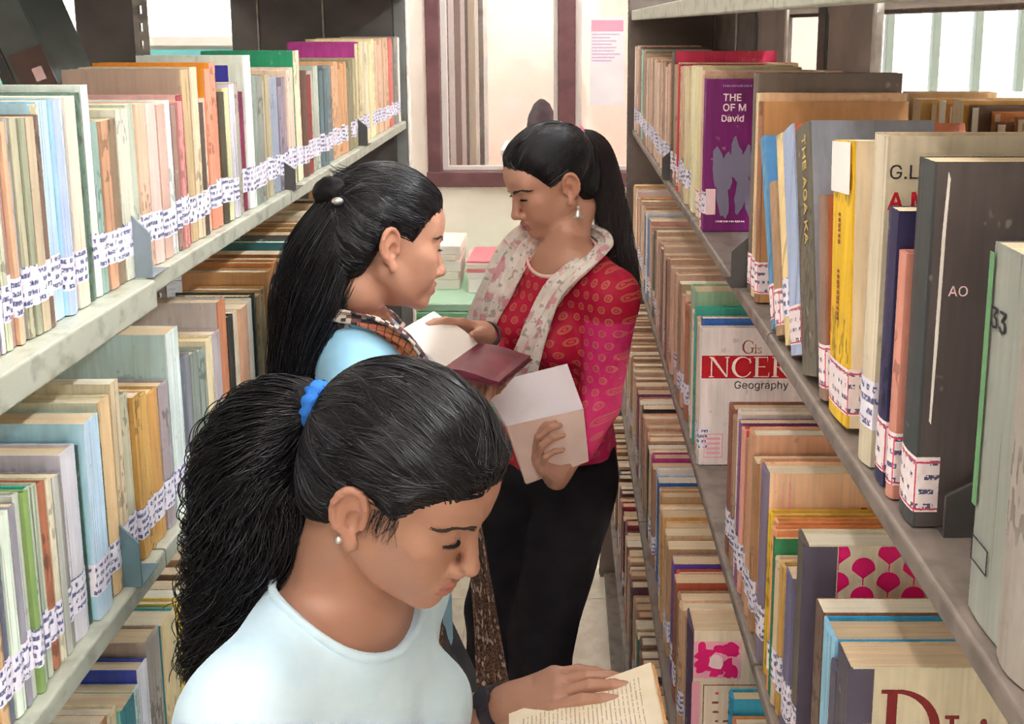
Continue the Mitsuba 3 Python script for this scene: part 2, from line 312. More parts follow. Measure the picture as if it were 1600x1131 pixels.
# right rack: the shelves get deeper towards the floor
RZ = [0.02, 0.36, 0.735, 1.11, 1.487, 1.845]
RXF = [0.135, 0.14, 0.165, 0.2085, 0.2115, 0.205]
RBAY = [-0.25, 1.02, 2.08, 3.13]
RXB, RX2 = 0.445, 0.69
rr = thing('book_rack', 'long brown grey double sided book rack on the right of the aisle', 'book rack')
for z, xf in zip(RZ, RXF):
    for a, b in zip(RBAY, RBAY[1:]):
        shelf(rr, xf, RXB, a + 0.001, b - 0.003, z, 0.016 if z < 1.8 else 0.03, 'rack_lip_dark' if z < 1.8 else 'rack_lip')
        shelf(rr, RX2, RXB + 0.02, a + 0.001, b - 0.003, z, 0.022, 'rack_lip_dark')
from shapely.geometry import Polygon as _P
ep = trimesh.creation.extrude_polygon(_P([(0.122, 0), (RX2, 0), (RX2, 2.3), (0.200, 2.3), (0.200, 1.2)]), 0.015, engine='earcut')
ep.apply_transform(np.array([[1, 0, 0, 0], [0, 0, -1, 3.146], [0, 1, 0, 0], [0, 0, 0, 1.0]]))
add('end_panel', ep, 'rack_brown', rr)
ep = trimesh.creation.extrude_polygon(_P([(0.120, 0), (0.152, 0), (0.230, 1.2), (0.230, 2.3), (0.198, 2.3), (0.198, 1.2)]), 0.03, engine='earcut')
ep.apply_transform(np.array([[1, 0, 0, 0], [0, 0, -1, 3.176], [0, 1, 0, 0], [0, 0, 0, 1.0]]))
add('end_post', ep, 'rack_dark', rr)
for y, wd, m in ((3.09, 0.035, 'rack_dark'), (2.42, 0.03, 'rack_dark'), (1.78, 0.055, 'rack_dark'), (1.50, 0.014, 'post_white')):
    add('post', cbox(0.449, 0.463, y, y + wd, 0, 2.05, 0.003), m, rr)
for a, b, m in ((3.09, 2.46, 'rack_brown'), (2.41, 2.10, 'rack_mauve'), (1.77, 1.515, 'rack_mauve')):
    add('back_panel', cbox(0.452, 0.457, min(a, b), max(a, b), 1.50, 2.03, 0.001), m, rr)
add('seam_strip', cbox(0.447, 0.452, 2.69, 2.70, 1.5, 2.03, 0.001), 'post_white', rr)
add('seam_strip', cbox(0.447, 0.452, 2.085, 2.10, 1.5, 2.03, 0.001), 'post_white', rr)
# steel bookends standing at the shelf fronts
def bookend(x0, x1, y, z, h, m, label, sgn):
    """upright plate with its front top corner cut off, on a flat foot"""
    pts = [(0, 0), (x1 - x0, 0), (x1 - x0, h * 0.60), (x1 - x0 - 0.034, h), (0, h)]
    if sgn < 0: pts = [(x1 - x0 - a, b) for a, b in pts][::-1]
    mm = trimesh.creation.extrude_polygon(_P(pts), 0.003, engine='earcut')
    mm.apply_transform(np.array([[1, 0, 0, x0], [0, 0, -1, y + 0.003], [0, 1, 0, z], [0, 0, 0, 1.0]]))
    t = thing('bookend', label, 'bookend')
    add('plate', mm, m, t); add('foot', box(x0, x1, y + 0.003, y + 0.05, z, z + 0.0012), m, t)
bookend(-0.60, -0.474, 1.150, 1.513, 0.088, 'bookend_grey', 'blue grey steel bookend at the first gap of the left rack upper shelf', 1)
bookend(-0.60, -0.474, 1.793, 1.513, 0.06, 'bookend_dark', 'dark steel bookend in the middle of the left rack upper shelf', 1)
bookend(-0.60, -0.474, 2.472, 1.513, 0.075, 'bookend_dark', 'dark steel bookend near the far end of the left rack upper shelf', 1)
bookend(-0.60, -0.474, 1.060, 1.178, 0.088, 'bookend_teal', 'teal grey steel bookend on the left rack second shelf', 1)
bookend(0.203, 0.33, 1.205, 1.487, 0.075, 'bookend_dark', 'dark steel bookend before the empty part of the right rack upper shelf', -1)
bookend(0.203, 0.33, 2.085, 1.487, 0.075, 'bookend_dark', 'dark steel bookend by the cream volumes on the right rack upper shelf', -1)
bookend(0.236, 0.33, 0.590, 1.487, 0.045, 'bookend_dark', 'dark steel bookend between black book and worn grey books', -1)
# ------------------------------------------------------------------ books: near face (mm along the aisle) : thickness : height : spine colour [: board colour]
L1 = "836:14:185:a08a78 850:12:181:a58b7c 862:6:168:4b4a86 868:6:171:e9e6e6 875:11:204:b9bda6 885:9:177:9a7a76 894:9:203:c9a287 903:9:204:9698a0 912:12:204:a9a68c 924:10:203:8f927d 934:15:203:b8a68e 949:10:204:6d5a50 959:10:213:d9d3b0:a9cfe0 969:21:215:b3cbe2:a6cde0 990:14:215:a7b6da:a6cde0 1004:11:213:c5cde8 1015:23:216:e2d0bb:d5e3da 1038:21:218:4b6458:6b8478 1060:16:225:dfe6da:e3efe6 1075:16:186:8aa099 1091:20:185:b98d73 1111:21:185:7f6a55 1132:32:194:c9cbb9 1164:23:197:b4bba9 1187:27:196:d8b199 1214:29:195:e4bdb5 1243:26:191:c9ab9c 1268:22:194:d9e4de 1291:16:187:8c7368 1307:16:190:c98a86 1323:19:197:9b4a52:d5a9a6 1342:25:229:b9a07f:a58e7c 1367:26:231:d2bfa0 1392:16:182:55483f 1408:22:187:d9b8a6 1430:23:226:d68f74:dd8f2b 1452:23:234:d68f74:dd8f2b 1475:21:191:4a443a 1496:24:195:d8d2a4 1520:22:200:c7c4cf 1542:29:201:9d988c 1571:27:185:6e2a44 1598:35:240:e9efe6:dfe6da 1632:25:207:7c8880 1657:33:205:81867f 1691:23:197:b0a384 1714:23:205:b0a384 1738:25:199:8f97a4 1762:25:199:8f97a4 1787:24:181:8e838c 1811:24:196:8e838c 1835:27:207:dcc3ad 1862:27:211:dcc3ad 1890:27:240:e6d9c0:1f8a63 1916:27:240:e6d9c0:1f8a63 1943:41:201:5a4238 1983:32:192:7d2c2c 2015:38:198:a9a79a 2053:39:206:b5bcae 2092:26:195:5f6c70 2119:26:199:5f6c70 2145:31:202:6d7a7e 2176:31:202:6d7a7e 2207:36:200:cda27c 2244:36:208:cda27c 2280:26:190:c99872 2306:26:201:c99872 2331:26:205:c99872 2357:30:190:857c66 2387:30:205:857c66 2417:27:210:a39b7a 2444:27:210:a39b7a 2471:28:243:cfc49a:a83a86 2499:28:247:cfc49a:a83a86 2536:29:246:d9cdb2 2565:29:242:d9cdb2 2594:29:246:d9cdb2 2623:34:236:e2d5a8 2657:34:243:e2d5a8 2691:34:251:e2d5a8 2725:33:246:d8b495 2758:33:235:d8b495 2791:33:250:d8b495 2825:32:248:cda88c 2857:32:252:cda88c 2889:32:252:cda88c 2921:34:247:c9605a 2955:34:251:c9605a 2989:28:239:8a8178 3016:28:250:8a8178 3044:28:254:8a8178 3072:32:251:f0ece6"
L2 = "784:12:180:a9805e 797:11:180:b98a63 808:13:184:c9a77c 821:15:190:5a586a 836:16:196:dfe9dc:b5dfe4 852:9:198:8f8a95 862:11:203:b6b9b4 872:10:201:7f9a5a 882:12:199:a9b3a0:2f9a86 895:10:197:b4bba6 905:16:192:a0654e 920:11:191:d8cdb5 931:11:189:b7b5b0 942:11:186:8d8580 953:31:202:cfcbd2:c4c0cc 984:9:197:2e4238 993:33:219:b9d3e6:a9d6e8 1026:13:179:4f5a48 1039:27:224:d9b98d:e4dcc0 1066:21:235:cdb998:c9c3a6 1087:31:209:b3ae95 1118:21:200:b98d4e 1139:20:194:c49a5a 1159:33:188:c39257 1192:30:186:9d9396 1223:41:243:d9e8e4:b5d3d3 1271:19:195:6a6f78 1290:20:192:7c7f86 1310:28:187:7f877c 1338:27:182:8f968c 1365:28:190:d9c9a4 1393:32:190:a89fa2 1425:33:228:b9795a:b9b0aa 1458:25:196:2f2b28 1483:26:195:d8c8ae 1508:33:195:c99d80 1542:31:196:dcd5cc 1573:29:197:24302c 1602:28:189:a4936a:b98a58 1630:28:193:a4936a:b98a58"
L3 = "930:30:205:8a7a68 962:34:210:b98a60 998:28:200:d9c9a4 1028:34:190:3f7f86:7fc4b4 1064:20:185:dce9e6:b9e0dd 1086:26:200:e6e6ee:3a4aa8 1114:40:216:a39a90:a89a8c 1156:44:212:d9c79a:4a9aa0 1202:16:215:d9b95a 1220:30:208:6a5a4a:7a6650 1252:34:200:8a6a4c:6a503c 1288:30:205:7a6048 1320:36:210:a88a68 1358:30:200:8a7460 1390:34:208:6a5648 1426:30:200:c0a888 1458:34:210:7f8a84 1494:30:204:9a7a5a 1526:34:210:b59a78 1562:30:200:6a6a6a"
L2B = "1664:32:215:b98a58 1698:30:222:c98f5a:c07a44 1730:34:205:d8b898:9a6a48 1766:30:210:a5764f 1798:36:215:cdb08a:a0643e 1836:30:205:8a6a4e 1868:34:222:3f5a5e:2f6a72 1904:36:212:d9c9a8:c9a888 1942:32:200:a8764c 1976:36:214:6a5a50 2014:32:220:cfa880:b0804e 2048:34:205:2f6a70 2084:36:215:b99068 2122:32:205:8a6a58 2156:36:220:d9c4a0:e0d0b8 2194:34:205:9a7050 2230:36:212:c0a078 2270:34:205:7a6a60 2306:36:215:d0b890 2344:34:220:5a4a40 2380:36:205:b89068"
L2C = "2560:36:222:d9c098:d9b078 2600:34:210:a08060 2640:36:205:c9b090:d8c8b0 2680:34:215:8a96a0 2720:36:222:d9d0c0 2760:34:210:7090b0:86a8c0 2800:36:205:d0a080 2840:34:215:e0d8c8"
# right rack, z order as the left lists; @lean in degrees, ~depth in mm
R1 = "440:33:202:9a9088:8f867c~150! 474:40:203:93978f:868a82~150! 602:27:232:3a3d3e:4c4643~170 640:14:168:c98a78~120 660:20:192:2b2848~120 690:30:238:cfc2aa:d6ccb2~170 750:55:222:e3b52a:ecd7b8~80@5 812:22:172:8f7060:a85c38~120@10 838:52:224:615c50:8b8f9b~112@17 896:46:218:a9b9dc:b06044~165@20 946:26:212:e6cf9a:e0c9a0~130@22 976:26:158:a48468~110@23 1006:18:210:5f93bc:4f8fc6~125@27 1130:18:228:9a6a4c:c08a58~165@3 1150:28:236:e0c29a:dfb893~166@1 1180:20:258:6a5c52:5f5248~168"
R1B = "1546:24:233:6b1a63:6d1a62~150 1576:18:238:cba68e 1598:24:243:e2b9a6:dcb49c~215 1624:30:242:d9bba4 1656:42:246:dfd8ac 1700:40:246:e6dfbc 1742:40:244:dcd4a6 1784:30:240:d8c8a0 1816:30:240:e0d8b4 1848:28:240:d9c4a0 1878:26:238:c9a27c 1906:26:236:d2a98c 1934:22:240:c23a48:b03a48 1958:28:242:dcb49c:e0b8a0~225 1990:26:238:b08a6c 2018:24:236:a5846a 2044:26:262:5b4c45:cc3055~205"
R1C = "2100:28:236:c9a58c 2130:26:228:d9b8a0 2158:30:232:b08f78 2190:26:225:e0c4b0 2218:28:236:9a7a68 2248:28:230:d0ac94 2278:26:222:c9b098 2306:30:236:b8927a 2338:28:228:e6d0bc 2368:26:232:a58470 2396:28:226:d4b49c 2426:30:236:c29c84 2458:26:230:dcc4b0 2486:28:225:9a8070 2516:28:235:d8b89c 2546:30:228:bfa08a 2578:26:232:c9ac98 2606:28:238:b0917c 2636:28:230:d9c0aa 2666:26:236:a98a76 2694:30:240:c4a48e 2726:28:236:dcc8b4 2756:30:240:9a7e6c 2788:28:244:b9a08c 2818:34:247:9cc0a8:a5c9c0~190 2854:30:240:d0b8a4 2886:28:246:7f5f50 2916:30:252:6f5348:8a5a44~200 2948:28:250:a08574 2978:30:246:c9a994 3010:30:252:e0c8bc 3042:34:254:d9bdb0 3078:30:250:e6d4ca"
R2 = "690:34:218:4a4552:d8cfb2~190 725:22:190:4a4654:6a6470~170 748:36:203:8fc4de:2f9ad0~190 785:24:204:6a5648:a0765a~190 850:32:230:5b5148:dcd2bc~180 884:26:178:67607c~120 911:20:165:d8c3a8 932:14:162:c39a52 947:15:160:cfb79a 963:10:176:2f7a4f:2f7a4f~190 968:14:182:d99a70:d98a5a~190 984:12:184:e0b088:d9905c~190 998:14:185:d9b52f:d9b040~170 1016:32:222:786e80:f0c6a2~190 1050:26:214:b98a6a:d8a080 1078:24:206:a9805e 1104:28:228:c99a78:dfae8c~190 1134:22:206:b98c70:d99a80 1158:16:212:d9a090:c94a4a~170 1176:14:214:8a5a86:7a4a7c~170 1192:24:218:d9d0cc 1218:26:200:b08a70 1246:30:204:8a5848"
R2B = "1535:14:226:e6dcd8:eee4e2~190 1551:14:236:3a64a0:2c5fa8~190 1567:26:220:e2d4c0:ead8c0~180 1595:22:222:d9b08a:e6b68e~180 1619:16:234:3f9f90:3fae9d~180 1637:22:222:e6d4c4 1661:56:250:8fa890:9dbd9f~170 1719:28:210:a06a54:b5704e~150 1749:30:222:d9b8a4 1781:26:210:c9a088 1809:30:225:8a7a64:a49474 1841:28:215:cfa890 1871:26:205:b88a70 1899:30:220:d8b49c 1931:28:212:9a7660 1961:30:218:e0c0a8 1993:26:205:b5907a 2021:30:222:c9a48c 2053:24:212:7a5a50"
R2C = "2090:30:215:d9b09c 2122:28:205:b58870 2152:30:220:e0c4b4 2184:26:208:9a7868 2212:30:215:cfa894 2244:28:205:c09078 2274:30:212:d8bca8 2306:28:200:a58270 2336:30:215:cdb08f 2368:36:205:4f483c:8f8870~150 2406:34:195:a49c84:b5ac90~150 2442:30:205:c9a090 2474:36:214:c8a098:e3aaa0~190 2512:36:206:5a78b0:6a86b4~170 2550:34:205:4a6aa0 2586:30:212:e6ecf2:d9e0ea~170 2618:30:200:3f5266:34485a~170 2650:34:205:d9b49c 2686:30:212:b58e78 2718:34:205:dcc0ac 2754:30:215:cfa890 2786:34:205:9a7a68 2822:36:212:d08850:dd9a58~180 2860:30:205:e0b898 2892:34:200:c08460 2928:36:215:e9dad6:ecd8d6~180 2966:30:205:b8947c 2998:34:210:dcc0ac 3034:36:215:d9a878:dda868~180 3072:34:205:c09880"
R3 = "800:30:190:b89070 832:34:180:a87c5a 868:30:195:c9a080 900:28:170:b07850 930:26:150:b9764e:c2855a~170 958:30:165:b08a60 1165:30:182:b9764e:c2855a~150^42 1197:24:202:2f8fb4:2f96b8~150^42 1296:60:236:43304a:e6d3bc~190 1358:10:214:4a3b4e:b98a60~190 1370:34:205:b5947a 1406:30:200:c9a484:d2b090~190 1438:34:195:9a7a60 1474:30:205:8a5a4a:a5523e~190 1506:20:200:c9563a:a84a3a~190 1530:28:206:6a4a8a:5f459a~190 1560:30:190:cdb08c 1592:32:198:b08a68 1626:28:205:c9a888 1656:34:200:d9b88c:d8b078~190 1692:30:205:caa06c:c99a60~190 1724:34:198:d9bc94:dcb884~190 1760:30:210:b08c68 1792:34:200:d2b08c:cca070~190 1828:30:206:3a62a0:2c5fa8~190 1860:28:210:cfdce8:d9e4ee~190 1890:34:205:a07a64 1926:32:212:a8387c:a83078~190 1960:34:205:d9c8a0:dccaa0~190 1996:30:200:2a2c34:24262e~170 2028:34:205:c09a78 2064:30:200:d8b494"
R3C = "2100:34:205:c9a088 2136:30:212:d9b89c 2168:34:200:9a7464 2204:30:208:24262c:1f2128~170 2236:34:205:dcc0a8 2272:32:200:b98a70 2306:34:205:8a4a78:7a4a80~170 2342:30:212:d8b098 2374:34:200:a07c68 2410:30:205:c9a890 2442:34:212:dcc4b0 2478:30:200:b08870 2510:34:205:cfa88c 2546:32:212:9a7866 2580:34:205:d9bca4 2616:30:200:c29a84 2648:34:210:a88470 2684:32:205:dcc0ac 2720:34:212:b5907c 2756:30:205:cfae98 2788:34:200:d9b8a0 2824:32:212:9f8070 2860:34:205:d2b49c 2896:30:210:b89480 2928:34:205:dcc8b4 2964:32:212:a58672 3000:34:205:d0b09a 3036:34:210:bb9a84 3072:36:205:d9bfac"
R4 = "1500:30:200:6a4a40 1532:34:205:c9a078 1568:30:195:3a3d42 1600:34:210:4fa8c0:5fb8d0~170 1636:30:205:5a2f50:4a2a48~170 1668:34:215:c9962f:cf9a3a~170 1704:30:205:b08a68 1736:34:200:8a6a54 1772:30:212:3a3f4a 1804:34:205:b9906c 1840:32:205:7a5a48 1874:34:212:6a5648 1910:30:200:3f6a58:2f5f50~170 1942:34:205:c0a078 1978:30:208:8a5a4a 2010:34:205:9a7c60 2046:32:200:b08c6c 2100:34:205:5a3a44 2136:30:212:b58a6c 2168:34:200:4a3a5a:4a3468~170 2204:30:208:c9a080 2236:34:205:8a5a50 2272:32:210:a06a58 2306:34:205:d0a888 2342:30:200:7a4a48 2374:34:212:8f3a48 2410:30:205:5a3438 2442:34:200:c29a80 2478:32:210:7a2f3f:a03048~170 2512:34:205:b58c74 2548:30:212:4a2a34 2580:34:205:8a3a44 2616:32:200:d0b090 2650:34:208:5a3a34 2686:30:205:2a3460:2f3a78~170 2718:34:212:c9a080 2754:32:205:6a3a34 2788:34:200:e0c4a4:e0b890~170 2824:32:210:a07860 2858:34:205:c0987c 2894:32:212:8a6a58 2928:34:205:d9b898 2964:32:200:6a4a40 2998:34:210:caa488 3034:34:205:9a7660 3070:34:212:e0c8ac:d9b490~170"
RBACK = "900:30:190:b98a4e:8a4a2c 934:34:200:e2cfa2:7a4a2c 972:30:185:a86a3c:5a3a2a 1006:36:205:e6d8b0:9a5a30 1046:30:195:9a5a30:6a3424 1080:36:208:dccaa0:8a5a3a 1120:30:190:c9a060:4a2c28 1154:34:200:e9dab8:9a6a40 1192:30:205:b5763c:8a5230 1226:36:195:e0cc9c:6a4030 1266:30:205:c98a48:b06a34 1300:34:210:dcc090:5a4030 1340:40:215:d9a860:d09a4a 1384:36:205:e6cc98:c98a4a 1424:40:210:d8a05a:dca860 1468:34:200:e0c8a0:d09858 1506:36:205:c9904e:d8a868 1546:34:196:d9c8a8:c9a078 1584:36:210:c0a888:b89468 1624:34:200:d8c0a0:c9a070"
LBACK = "1980:34:200:a05a60:9a4a50 2018:26:205:2a2c44:22243a 2048:24:205:a03a40:8f2f38 2076:30:190:d9d8d2:e6e4de 2110:34:195:c9c4b4:d9d4c4 2148:30:200:8a7a50:a0904a 2182:34:195:5a5048:4a4038"
_sid = [0]; ORDER = []
def book_mesh(t, h, d, spine, board, hard, seed):
    """cover (U section, rounded spine) and page block in local (u from the spine, y, z)"""
    b = 0.0022 if hard else 0.0007
    b = min(b, t * 0.22)
    bul = min(0.0035, t * 0.16) if hard else min(0.0012, t * 0.08)
    n = 6
    O, I, seg = [(d, 0.0), (bul + 0.002, 0.0)], [(d, b), (bul + 0.002, b)], ['b']
    for k in range(n + 1):
        a = k / n
        O.append((bul * (1 - math.sin(PI * a)) * 1.0, t * a if hard else t * a)); I.append((bul + b, min(max(t * a, b), t - b))); seg.append('s')
    O += [(bul + 0.002, t), (d, t)]; I += [(bul + 0.002, t - b), (d, t - b)]; seg += ['s', 'b']
    V, F, U = [], [], []
    eb, es, sd = enc(board), enc(spine), seed / 100.0
    def quad(p, e):
        i = len(V); V.extend(p); U.extend([(e, sd)] * 4); F.extend([(i, i + 1, i + 2), (i, i + 2, i + 3)])
    for k in range(len(O) - 1):
        e = es if seg[k] == 's' else eb
        (a, c), (a2, c2) = O[k], O[k + 1]
        quad([(a, c, 0), (a, c, h), (a2, c2, h), (a2, c2, 0)], e)
        (a3, c3), (a4, c4) = I[k], I[k + 1]
        quad([(a4, c4, 0), (a4, c4, h), (a3, c3, h), (a3, c3, 0)], eb)
        quad([(a, c, h), (a3, c3, h), (a4, c4, h), (a2, c2, h)], e)
        quad([(a2, c2, 0), (a4, c4, 0), (a3, c3, 0), (a, c, 0)], e)
    for (a, c), (a3, c3) in ((O[0], I[0]), (I[-1], O[-1])):
        quad([(a, c, 0), (a3, c3, 0), (a3, c3, h), (a, c, h)], eb)
    e0 = 0.0035 if hard else 0.0005
    pg = box(bul + b + 0.0003, d - e0, b + 0.0001, t - b - 0.0001, e0, h - e0)
    st = [(0.016, -0.0004)] + [(a - 0.0004 if 0 < k else a, c) for k, (a, c) in enumerate(O[2:-2])] + [(0.006, t + 0.0004)]
    st[1] = (bul * 0.9, -0.0004); st[-2] = (bul * 0.9, t + 0.0004)
    return (np.array(V), np.array(F), np.array(U)), pg, st
def strip_mesh(st, z0, z1, sid):
    V, F, U, L = [], [], [], 0.0
    for k, (a, c) in enumerate(st):
        if k: L += math.hypot(a - st[k - 1][0], c - st[k - 1][1])
        x = min(L * 1000, 98.0) + 100 * sid
        V += [(a, c, z0), (a, c, z1)]; U += [(x, 0.0), (x, (z1 - z0) * 1000)]
    for k in range(len(st) - 1):
        i = 2 * k; F += [(i, i + 1, i + 3), (i, i + 3, i + 2)]
    return np.array(V), np.array(F), np.array(U)
PAGE_TONES = ('e9dcc0', 'e2d0b0', 'd9c4a0', 'efe6d4', 'd8bf9c')
NAMED = {'black': '2b2a2c', 'charcoal': '4a4644', 'slate grey': '6a6f76', 'grey': '95928e', 'pale grey': 'b8b6b0', 'white': 'ece8e2', 'cream': 'e3d8bc', 'pale yellow': 'dcd4a6', 'tan': 'cdac86', 'light brown': 'b08c6c', 'brown': '8a6a54', 'dark brown': '5e483e',
    'olive': '8f8868', 'sage': 'b0b7a2', 'pale green': 'a8c8b4', 'dark green': '2f4a3c', 'green': '2f7f52', 'teal': '2f9a90', 'pale blue': 'b2cfe2', 'sky blue': '3a9ad0', 'blue': '3a64a8', 'navy': '2c2a50', 'grey blue': '8b95a4', 'lilac': 'c4c0cc', 'mauve': '93848e', 'purple': '5f459a',
    'plum': '6b2560', 'maroon': '7a2c34', 'red': 'c43848', 'magenta': 'ac3880', 'pink': 'e0b8b0', 'salmon': 'd68f74', 'orange': 'd98a3c', 'ochre': 'bd9250', 'yellow': 'dfb534', 'terracotta': 'a5604a', 'pale pink': 'e9dad6', 'beige': 'd8c2a8'}
_nk = list(NAMED); _nv = np.array([[int(v[i:i + 2], 16) for i in (0, 2, 4)] for v in NAMED.values()], float)
def colour_name(h): return _nk[int(np.argmin((((_nv - [int(h[i:i + 2], 16) for i in (0, 2, 4)]) * [1, 1.2, 0.9]) ** 2).sum(1)))]
ONES = 'first second third fourth fifth sixth seventh eighth ninth tenth eleventh twelfth thirteenth fourteenth fifteenth sixteenth seventeenth eighteenth nineteenth'.split()
TENS = {2: ('twentieth', 'twenty'), 3: ('thirtieth', 'thirty'), 4: ('fortieth', 'forty'), 5: ('fiftieth', 'fifty')}
def ordinal(n): return ONES[n - 1] if n < 20 else (TENS[n // 10][0] if n % 10 == 0 else TENS[n // 10][1] + '-' + ONES[n % 10 - 1])
BOOKS = {}
STUFF = set(i for q in '0-2 61 71 74 76 84 87-88 92-93 134-135 137 139-140 143 145 147-149 151-161 173-180 205 215-216 220-221 223 225-227 229 231 233-235 237 239-240 242 244-245 253 273 278 281-282 284 286 290 294 303 305 308 310-313 315-316 318-324 328 335 350 353 359 362 366 369-389 399 401 403-404 407 409 411 414-434 439 441 443 445-452'.split() for i in range(int(q.split('-')[0]), int(q.split('-')[-1]) + 1))
_bi = [0]; FAR = {'cover': [], 'pages': [], 'call_sticker': []}
def put_book(side, y, t, h, d, spine, board, z, xs, label, group, lean=0.0, hard=None, rnd=None, sticker=True, red=False, set_back=None, gloss=False, pages=None):
    rnd = rnd or random.Random(int(y * 1e5) + int(z * 100) + (7 if side == 'R' else 0))
    hard = rnd.random() < 0.55 if hard is None else hard
    t = t - 0.0008
    seed = rnd.randrange(90)
    (V, F, U), pg, st = book_mesh(t, h, d, spine, board, hard, seed)
    ang = math.radians(lean) if lean else math.radians(rnd.uniform(-0.25, 0.25))
    sb = rnd.uniform(0, 0.007) if set_back is None else set_back
    ca, sa = math.cos(ang), math.sin(ang)
    zl = z + 0.0013
    def W(P):
        P = np.asarray(P, float)
        py = P[:, 1] - t; yy = py * ca + P[:, 2] * sa; zz = -py * sa + P[:, 2] * ca
        if ang < 0:
            py = P[:, 1]; yy = py * ca + P[:, 2] * sa - t; zz = -py * sa + P[:, 2] * ca
        x = xs - sb - P[:, 0] if side == 'L' else xs + sb + P[:, 0]
        return np.stack([x, y + t + yy, zl + zz], 1)
    flip = (side == 'L')
    def fix(F): return F[:, ::-1] if flip else F
    me = _bi[0]; _bi[0] += 1; far = me in STUFF
    k = None if far else thing('book', label, 'book', group)
    def put(n_, vf, m_, uv_):
        if far: FAR[n_].append((vf[0], vf[1], uv_))
        else: add(n_, vf, m_, k, uv=uv_)
    put('cover', (W(V), fix(F)), 'book_cover_gloss' if gloss else 'book_cover', U)
    pc = pages or rnd.choice(PAGE_TONES)
    pv = np.array(pg.vertices)[np.array(pg.faces).ravel()]; pf = np.arange(len(pv)).reshape(-1, 3)
    put('pages', (W(pv), fix(pf)), 'book_pages', np.tile([enc(pc), seed / 100.0], (len(pv), 1)))
    if sticker:
        _sid[0] += 1
        z0 = rnd.uniform(0.025, 0.031) if not red else 0.010; hh = rnd.uniform(0.033, 0.040) if not red else 0.0365
        sv, sf, su = strip_mesh(st, z0, z0 + hh, _sid[0] % 400)
        put('call_sticker', (W(sv), fix(sf)), 'call_sticker_red' if red and not far else 'call_sticker', su)
    if not far: BOOKS[k] = W
    ORDER.append(k)
    return k, W
def row(text, side, z, xs, where, group, red=0.0, sticker=0.95, keep=None):
    rnd = random.Random(len(text) + int(z * 1000)); out = []
    for i, e in enumerate(text.split()):
        lean = 0.0; dd = None; sb = None; no = '!' in e; e = e.replace('!', '')
        if '^' in e: e, s_ = e.split('^'); sb = float(s_) / 1000
        if '@' in e: e, l_ = e.split('@'); lean = float(l_)
        if '~' in e: e, d_ = e.split('~'); dd = float(d_) / 1000
        q = e.split(':'); y, t, h = (float(v) / 1000 for v in q[:3]); spine = q[3]; board = q[4] if len(q) > 4 else q[3]
        dd = dd or (h * rnd.uniform(0.64, 0.74))
        cs, cb = colour_name(spine), colour_name(board)
        look = f'{cs} book' if cs == cb else f'{cs} book with {cb} cover'
        lab = f'{look}, {ordinal(i + 1)} {where}'
        lab = lab.replace('leaning ', '')
        out.append(put_book(side, y, t, h, dd, spine, board, z, xs, lab, group, lean=lean, rnd=rnd, set_back=sb, sticker=rnd.random() < sticker and not no, red=rnd.random() < red))
    return [b for b in out if b[0]]
def split_row(text, cuts):
    e = text.split(); out = []
    for a, b in zip([-1] + cuts, cuts + [10 ** 9]):
        out.append(' '.join(x for x in e if a <= float(x.split(':')[0]) < b))
    return out
S1 = split_row(L1, [1145, 1784, 2464]); XLS, XRS = -0.490, 0.214
gL1, gL2, gL3 = 'books on the left rack upper shelf', 'books on the left rack second shelf', 'books on the left rack third shelf'
row(S1[0], 'L', 1.513, XLS, 'from the near end, left upper shelf', gL1)
row(S1[1], 'L', 1.513, XLS, 'beyond the blue grey bookend, left upper shelf', gL1)
row(S1[2], 'L', 1.513, XLS, 'beyond the middle bookend, left upper shelf', gL1)
row(S1[3], 'L', 1.513, XLS, 'beyond the last bookend, left upper shelf', gL1)
S2 = split_row(L2, [1086])
row(S2[0], 'L', 1.178, XLS, 'from the near end, left second shelf', gL2)
row(S2[1], 'L', 1.178, XLS, 'beyond the teal grey bookend, left second shelf', gL2)
row(L2B, 'L', 1.178, XLS, 'past the black book, left second shelf', gL2)
row(L2C, 'L', 1.178, XLS, 'before the end post, left second shelf', gL2)
row(L3, 'L', 0.855, XLS, 'from the near end, left third shelf', gL3)
gR = ['books on the right rack upper shelf', 'books on the right rack second shelf', 'books on the right rack third shelf', 'books on the right rack low shelf']
r1 = row(R1, 'R', 1.487, XRS, 'from the near end, right upper shelf', gR[0], red=0.9)
r1b = row(R1B, 'R', 1.487, XRS, 'beyond the empty gap, right upper shelf', gR[0], red=0.3)
row(R1C, 'R', 1.487, XRS, 'past the cream volumes, right upper shelf', gR[0])
r2 = row(R2, 'R', 1.11, XRS - 0.002, 'from the near end, right second shelf', gR[1], sticker=0.8)
r2b = row(R2B, 'R', 1.11, XRS - 0.002, 'beyond the gap, right second shelf', gR[1], sticker=0.6)
row(R2C, 'R', 1.11, XRS - 0.002, 'of the far run, right second shelf', gR[1], sticker=0.6)
r3 = row(R3, 'R', 0.735, 0.175, 'from the near end, right third shelf', gR[2], sticker=0.7)
row(R3C, 'R', 0.735, 0.175, 'of the far run, right third shelf', gR[2], sticker=0.5)
row(R4, 'R', 0.36, 0.150, 'from the near end, right low shelf', gR[3], sticker=0.4)
row(RBACK, 'L', 1.487, 0.675, 'of the row behind right upper shelf', 'books on the far side of the right rack', sticker=0)
row(LBACK, 'R', 1.513, -0.975, 'of the row behind left upper shelf', 'books on the far side of the left rack', sticker=0)
